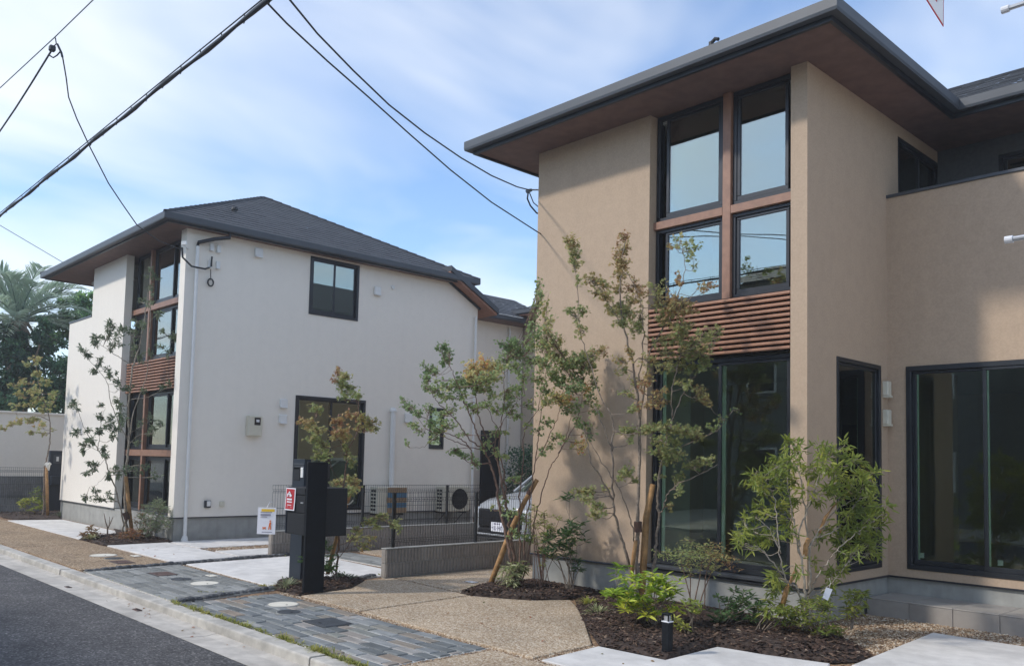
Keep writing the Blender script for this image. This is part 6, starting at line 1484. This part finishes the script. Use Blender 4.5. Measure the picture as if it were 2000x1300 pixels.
shrub('side_shrub', 'dark-leaved shrub against the beige wall by the small corner bed', (-7.15, 7.85, .05), cloud(1100,1055,36,24,26,.45,.14) + cloud(1085,1075,26,20,12,.4,.12) + cloud(1125,1030,20,16,8,.4,.1) + cloud(1125,1100,8,20,5,.4,.05) + [(1105,970,0,.4),(1112,964,0,.4),(1098,972,0,.35),(1140,1040,0,.35),(1145,1055,0,.4)], (.075, .12, .28), M['lf_dark'], M['bark'], (8, 12))
shrub('airy_shrub', 'airy thin-stemmed shrub between the stake and the beige wall', (-7.45, 7.65, .05), cloud(1060,1040,24,30,24,.5,.14) + cloud(1045,1010,20,26,16,.55,.14) + cloud(1070,1090,20,20,10,.5,.12) + cloud(1075,1010,24,20,10,.5,.12), (.035, .06, .32), M['lf_osm'], M['bark_brown'], (7, 12))
shrub('variegated_shrub', 'pale variegated shrub at the foot of the round-leaved tree', (-7.75, 7.28, .05), cloud(1000,1120,24,22,22,.6,.12) + cloud(1015,1105,16,16,10,.55,.1), (.07, .12, .22), M['lf_var'], M['bark'], (8, 12), up=-.5)
shrub('low_shrub', 'leafy green shrub behind the mailbox posts', (-9.45, 5.98, .03), cloud(635,1090,16,26,14,.5,.1) + cloud(625,1060,12,16,6,.45,.08) + cloud(595,1095,6,14,4,.5,.05), (.07, .11, .36), M['lf_dark'], M['bark'], (7, 11))
shrub('low_shrub', 'pale tufted shrub on the mound right of the mailbox posts', (-9.55, 6.28, .03), cloud(675,1130,20,10,10,.55,.08) + cloud(655,1140,12,8,6,.5,.05), (.04, .07, .3), M['lf_grey'], M['bark'], (7, 11))
# nandina-like: flat spreading top on bare red stems
nd = thing('nandina', 'feathery yellow and bronze shrub on bare stems before the sliding window', 'shrub', (-4.88, 7.15, .05))
Dn = depth((-4.88,7.15,.05)); tr = MB(); lv = MB()
for i, (sx_, tx, ty) in enumerate([(1345,1330,1095),(1352,1345,1090),(1362,1372,1085),(1366,1390,1088),(1372,1400,1095)]):
    tr.tube(smooth_path([at(sx_,1238,Dn), at(sx_+rng.normal(0,4),1180,Dn), at((sx_+tx)/2,1125,Dn), at(tx,ty,Dn)], 4), np.linspace(.008, .004, 13), 5)
for (px, py, rx, ry, n, tint) in [(1365,1065,26,10,110,.35),(1335,1078,30,9,150,.35),(1365,1085,34,10,170,.42),(1395,1080,24,10,120,.6),(1415,1088,18,10,90,.8),(1425,1102,12,8,40,.9),(1310,1082,20,7,80,.3),(1295,1085,12,5,30,.3),(1350,1100,30,8,110,.4),(1385,1102,22,9,90,.5),(1345,1055,10,8,30,.3),(1390,1115,10,10,36,.4),(1345,1112,14,8,36,.5),(1400,1065,16,6,40,.7)]:
    c = at(px, py, Dn); s_ = Dn/FPX
    for q in range(6):
        e = c + RGT*rng.normal(0, rx*.6*s_) + FWD*rng.normal(0, .12) + UPV*rng.normal(0, ry*.5*s_); tr.tube([c, (c+e)/2-[0,0,.01], e], [.002,.0017,.001], 3, False)
    pos = c + RGT*(rng.normal(0, rx*.6*s_, (n,1))) + UPV*(rng.normal(0, ry*.5*s_, (n,1))) + FWD*(rng.normal(0, .13, (n,1)))
    ax = rng.normal(0, 1, (n,3))*np.array([1,1,.4]) + [0,0,.1]; nr = np.array([0,0,1.0]) + rng.normal(0,.35,(n,3)); Ls = rng.uniform(.028,.048,n)
    leaves(lv, pos, ax, nr, Ls, Ls*.34, tint + rng.normal(0,.12,n))
tr.build('stems', M['bark_brown'], nd, smooth=True); lv.build('foliage', M['lf_maple'], nd)

# -- grass clumps and weeds
def clump(name, label, base, n, L, W, lmat, tint=.5, droop=.5, group=None, spread=.05):
    base = np.asarray(base, float); t = thing(name, label, 'grass', tuple(base), group); mb = MB()
    az = rng.uniform(0, 6.28, n); el = rng.uniform(.55, 1.45, n); pos = base + np.stack([np.cos(az), np.sin(az), np.zeros(n)], 1)*(rng.random((n,1))*spread)
    ax = np.stack([np.cos(az)*np.cos(el), np.sin(az)*np.cos(el), np.sin(el)], 1); nr = np.stack([-np.cos(az)*np.sin(el), -np.sin(az)*np.sin(el), np.cos(el)], 1)
    Ls = rng.uniform(.6, 1, n)*L; leaves(mb, pos, ax, nr, Ls, np.full(n, W), tint + rng.normal(0, .22, n), 'blade', droop)
    mb.build('blades', lmat, t); return t
clump('grass_clump', 'grey-green grass tuft at the foot of the mailbox posts', on_ground(560,1150), 80, .34, .013, M['lf_grey'], .8)
clump('grass_clump', 'yellow-green variegated grass tuft at the left corner of the front bed', (*on_ground(1168,1205)[:2], .02), 90, .26, .012, M['lf_var'], .55)
clump('grass_clump', 'taller bushy grass tuft behind the variegated one', (*on_ground(1150,1185)[:2], .02), 70, .24, .010, M['lf_osm'], .8)
clump('grass_clump', 'small pale grass tuft by the foot of the leaning stake', (*on_ground(925,1150)[:2], 0), 46, .13, .008, M['lf_var'], .5)
clump('grass_clump', 'grass tuft in the bed at the far left corner of the white house', (*on_ground(120,1010)[:2], .02), 70, .36, .016, M['lf_grey'], .7)
clump('grass_clump', 'white-edged grass tuft in front of the white house bed', (-16.55, 5.22, .02), 90, .24, .018, M['lf_var'], .75)
clump('grass_clump', 'thin dry grass tuft behind the left side of the lime shrub', (*on_ground(1210,1160)[:2], .03), 50, .2, .008, M['lf_grass'], .5)
shrub('bronze_shrub', 'round bronze shrub at the left end of the white house bed', (-16.75, 5.30, .02), cloud(178,1040,22,14,24,.4,.12), (.05,.09,.4), M['lf_red'], M['bark'], (8,12))
shrub('bronze_shrub', 'reddish low shrub at the foot of the slender evergreen', (-16.35, 5.45, .02), cloud(258,1042,24,12,24,.6,.12) + cloud(240,1052,26,6,10,.5,.1), (.05,.08,.35), M['lf_red'], M['bark'], (8,12))
shrub('bushy_shrub', 'bushy grey-green shrub by the white house drainpipe', (-16.05, 6.05, .03), cloud(312,1010,22,30,50,.55,.15) + cloud(290,1020,20,26,30,.45,.15) + cloud(300,985,24,16,18,.6,.12), (.06,.10,.2), M['lf_grey'], M['bark'], (8,13))
shrub('bushy_shrub', 'twiggy brown-green shrub behind the slender evergreen trunk', (-16.6, 6.1, .03), cloud(278,1015,16,24,26,.4,.12), (.05,.08,.3), M['lf_red'], M['bark'], (6,10))
shrub('far_shrub', 'yellow-green shrub below the mesh at the far left', (-23.7, 5.9, .02), cloud(60,985,26,14,26,.6,.2) + cloud(50,980,14,8,8,.9,.1) + cloud(75,965,12,16,10,.2,.1), (.07,.12,.3), M['lf_osm'], M['bark'], (8,12))
tw_ = thing('bare_twig', 'bare forked twig planted in the white house bed', 'plant', (*on_ground(210,1046)[:2], 0)); Dt = depth(on_ground(210,1046))
mb = MB(); mb.tube([at(210,1048,Dt), at(210,1030,Dt), at(206,1018,Dt), at(203,1002,Dt)], [.016,.014,.01,.006], 6); mb.tube([at(210,1032,Dt), at(216,1020,Dt), at(221,1008,Dt)], [.012,.01,.005], 6); mb.tube([at(214,1024,Dt), at(214,1008,Dt)], [.008,.005], 5); mb.build('stems', M['bark'], tw_, smooth=True)
wd = MB()
def weeds(p0, p1, n, h, w, tint):
    for i in range(n):
        t_ = rng.random(); b = np.array(p0)+(np.array(p1)-np.array(p0))*t_ + rng.normal(0, .018, 3)*[1,1,0]; k_ = rng.integers(4, 10); az = rng.uniform(0, 6.28, k_); el = rng.uniform(.3, 1.4, k_)
        g_ = h*rng.uniform(.35, 1.0)*(.4+.9*abs(math.sin(t_*17+2)*math.cos(t_*7)))
        ax = np.stack([np.cos(az)*np.cos(el), np.sin(az)*np.cos(el), np.sin(el)], 1); nr = np.stack([-np.cos(az), -np.sin(az), np.ones(k_)*.5], 1)
        leaves(wd, np.repeat(b[None], k_, 0), ax, nr, rng.uniform(.6, 1, k_)*g_, np.full(k_, w), tint + rng.normal(0, .2, k_), 'blade', .45)
weeds((-9.3,3.80,0), (-5.6,3.80,0), 170, .08, .007, .5)
for q in range(44):
    xq = rng.uniform(-9.3,-5.0); hq = rng.uniform(.07,.17); weeds((xq-.07*rng.random(),3.80+rng.normal(0,.02),0), (xq+.12*rng.random(),3.80,0), int(rng.integers(4,14)), hq, .008, rng.uniform(.35,.7))
weeds((-9.5,3.9,0), (-9.3,4.2,0), 20, .07, .007, .5)
weeds((-9.85,4.3,0), (-9.5,4.7,0), 22, .06, .006, .4)
weeds((-6.2,3.815,0), (-4.2,3.815,0), 60, .06, .006, .5)
weeds((-12.4,3.815,0), (-9.4,3.815,0), 36, .03, .005, .5)
weeds((-9.72,6.35,0), (-9.88,6.95,0), 40, .06, .007, .5)
weeds((-9.86,5.1,0), (-9.70,5.25,0), 26, .08, .008, .75)
weeds((-12.5,6.9,0), (-12.7,7.6,0), 24, .08, .008, .3)
tag(wd.build('weeds', M['lf_grass']), 'straggly yellow-green weeds along the kerb and joints', 'weeds', kind='stuff')
fl_ = MB()      # fallen leaves
for (poly, n) in (([(-9,5.2),(-5.2,5.1),(-5.2,6.0),(-7.6,6.8)], 26), ([(-4.9,5.1),(-4.9,5.8),(-3.3,6.6),(-3.1,5.2)], 9), ([(-15,5.2),(-13,5.2),(-13,6.2),(-15,6.2)], 12), ([(-12.3,3.35),(-7,3.35),(-7,3.6),(-12.3,3.6)], 22)):
    P = scatter(poly, n); z = -.072 if poly[0][1] < 3.5 else .012
    pos = np.column_stack([P, np.full(n, z)]); az = rng.uniform(0, 6.28, n); Ls = rng.uniform(.02, .045, n)
    leaves(fl_, pos, np.stack([np.cos(az), np.sin(az), rng.normal(0,.1,n)], 1), np.array([0,0,1.0]) + rng.normal(0,.2,(n,3)), Ls, Ls*.6, rng.random(n), 'ovate', .2)
tag(fl_.build('fallen_leaves', M['lf_red']), 'a few dry fallen leaves scattered on the paving and gutter', 'leaves', kind='stuff')

# -- background trees behind the white wall
def big_tree(label, base, H, clusters, lmat, L=(.10,.17), n=1500, trunk=.16, D=None):
    base = np.asarray(base, float); D = depth(base); t = thing('evergreen_tree', label, 'tree', tuple(base), 'trees behind the tall white wall'); tr = MB(); lv = MB()
    tr.tube(smooth_path([base, base+[.1,.1,H*.3], base+[-.1,.1,H*.6], base+[0,0,H*.85]], 5), np.linspace(trunk, .04, 16), 8)
    for (px, py, rx, ry, dn, tint) in clusters:
        c = at(px, py, D+rng.normal(0,.5)); s_ = D/FPX; k_ = int(n*dn); j = base + [0,0,H*rng.uniform(.35,.6)]
        tr.tube(smooth_path([j, (j+c)/2+[0,0,.2], c], 4), np.linspace(.06, .02, 9), 5, False)
        m_ = 14; sub = c + RGT*(rng.normal(0, rx*.55*s_, (m_,1))) + UPV*(rng.normal(0, ry*.55*s_, (m_,1))) + FWD*(rng.normal(0, rx*.5*s_, (m_,1)))
        for q in sub: tr.tube([c, q], [.015,.006], 3, False)
        who = rng.integers(0, m_, k_); r_ = rng.normal(0, 1, (k_,3)); r_ = norm(r_)*(rng.random((k_,1))**.4)*(rx*.42*s_)
        pos = sub[who] + r_*np.array([1,1,.75]); ax = rng.normal(0,1,(k_,3)) + [0,0,-.2]; nr = norm(r_)*.6 + np.array([0,0,.7]) + rng.normal(0,.4,(k_,3)); Ls = rng.uniform(*L, k_)
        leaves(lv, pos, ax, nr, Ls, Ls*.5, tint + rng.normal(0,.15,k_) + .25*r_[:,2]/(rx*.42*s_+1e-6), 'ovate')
    tr.build('trunk', M['bark'], t, smooth=True); lv.build('crown', lmat, t); return t
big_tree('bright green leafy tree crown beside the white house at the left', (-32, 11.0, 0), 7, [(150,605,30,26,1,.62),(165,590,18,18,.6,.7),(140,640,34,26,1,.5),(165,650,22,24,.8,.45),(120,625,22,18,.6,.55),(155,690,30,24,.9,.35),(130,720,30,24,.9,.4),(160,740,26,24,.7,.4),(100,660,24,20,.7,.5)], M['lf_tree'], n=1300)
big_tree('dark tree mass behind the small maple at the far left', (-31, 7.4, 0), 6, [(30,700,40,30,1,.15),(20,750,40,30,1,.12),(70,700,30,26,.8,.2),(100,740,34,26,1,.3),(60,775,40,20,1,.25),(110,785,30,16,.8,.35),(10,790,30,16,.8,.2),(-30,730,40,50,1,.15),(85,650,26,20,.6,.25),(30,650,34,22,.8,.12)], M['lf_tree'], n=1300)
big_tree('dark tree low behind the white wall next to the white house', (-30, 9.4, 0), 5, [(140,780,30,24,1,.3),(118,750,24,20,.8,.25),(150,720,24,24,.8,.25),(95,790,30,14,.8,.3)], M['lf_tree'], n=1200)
# palm
pb = np.array([-31.5, 7.7, 0.0]); Dp = depth(pb); pm = thing('palm_tree', 'grey-green arching palm at the far left skyline', 'tree', tuple(pb)); crown = at(36, 628, Dp)
tr = MB(); tr.tube([np.array([crown[0],crown[1],0]), np.array([crown[0],crown[1],crown[2]*.5]), crown], [.34,.30,.26], 12)
for i in range(26):
    a = rng.uniform(0, 6.28); z = crown[2] - rng.uniform(0, 1.6); tr.tube([(crown[0]+.24*math.cos(a), crown[1]+.24*math.sin(a), z), (crown[0]+.5*math.cos(a), crown[1]+.5*math.sin(a), z-.35)], [.06,.02], 4)
tr.build('trunk', M['bark'], pm); lv = MB(); rc = MB()
for i in range(40):
    az = i*2.399 + rng.normal(0,.1); lift = rng.uniform(-.1, 1.45); Lf = rng.uniform(2.2, 3.1); n = 26
    d = np.array([math.cos(az), math.sin(az), 0]); pts = []
    for s_ in np.linspace(0, 1, n): pts.append(crown + d*(Lf*s_*math.cos(lift*.8)) + np.array([0,0, Lf*(s_*math.sin(lift) - .42*s_**2.4)]))
    pts = np.array(pts); rc.tube(pts[::3], np.linspace(.03,.008,len(pts[::3])), 4, False)
    for sg in (-1, 1):
        q = pts[3:]; tg_ = norm(np.gradient(pts, axis=0))[3:]; sd_ = np.cross(tg_, [0,0,1.0])*sg; k_ = len(q); Ls = .62*np.sin(np.linspace(.45, 2.9, k_))+.12
        leaves(lv, q + rng.normal(0,.01,(k_,3)), sd_*.75 + tg_*.7 + np.array([0,0,.35]) + rng.normal(0,.08,(k_,3)), np.repeat([[0,0,1.0]], k_, 0), Ls, np.full(k_,.045), .45 + .3*rng.random(k_), 'blade', .25)
        q2 = (pts[3:-1]+pts[4:])/2; k_ = len(q2); leaves(lv, q2, sd_[:-1]*.75 + tg_[:-1]*.7 + np.array([0,0,.3]) + rng.normal(0,.08,(k_,3)), np.repeat([[0,0,1.0]], k_, 0), Ls[:-1]*.95, np.full(k_,.045), .4 + .3*rng.random(k_), 'blade', .25)
rc.build('frond_stems', M['lf_palm'], pm); lv.build('fronds', M['lf_palm'], pm)
hg = thing('hedge', 'dark hedge beyond the parked car', 'hedge', (-16.8, 16.6, 0)); mb = MB(); n = 5200
pos = np.column_stack([rng.uniform(-17.6,-15.6,n), rng.uniform(16.2,17.2,n), rng.uniform(.05,2.0,n)]); pos += rng.normal(0,.06,(n,3)); Ls = rng.uniform(.06,.1,n)
leaves(mb, pos, rng.normal(0,1,(n,3)), np.array([0,-.3,.8]) + rng.normal(0,.5,(n,3)), Ls, Ls*.5, rng.random(n)*.6, 'ovate'); mb.build('foliage', M['lf_tree'], hg)
mb = MB(); [mb.tube([(x,16.7,0),(x+rng.normal(0,.1),16.7+rng.normal(0,.1),1.7)], [.03,.01], 5) for x in np.linspace(-17.4,-15.8,7)]; mb.build('stems', M['bark'], hg)

# -- thin haze volume over the whole place, added to lift dark tones
hz = MB().box(-330, 330, -45, 120, -1.4, 11.5)
hm = bpy.data.materials.new('haze_veil'); hm.use_nodes = True; hn = hm.node_tree.nodes; hn.clear()
ho = hn.new('ShaderNodeOutputMaterial'); hv = hn.new('ShaderNodeVolumePrincipled')
hv.inputs['Color'].default_value = (0.95, 0.96, 1.0, 1); hv.inputs['Density'].default_value = 0.0020; hv.inputs['Anisotropy'].default_value = 0.2
hm.node_tree.links.new(hv.outputs[0], ho.inputs['Volume'])
tag(hz.build('haze', hm), 'thin pale haze added to lift the dark tones', 'haze', kind='stuff')

for o in bpy.data.objects:
    if '_org' in o: del o['_org']
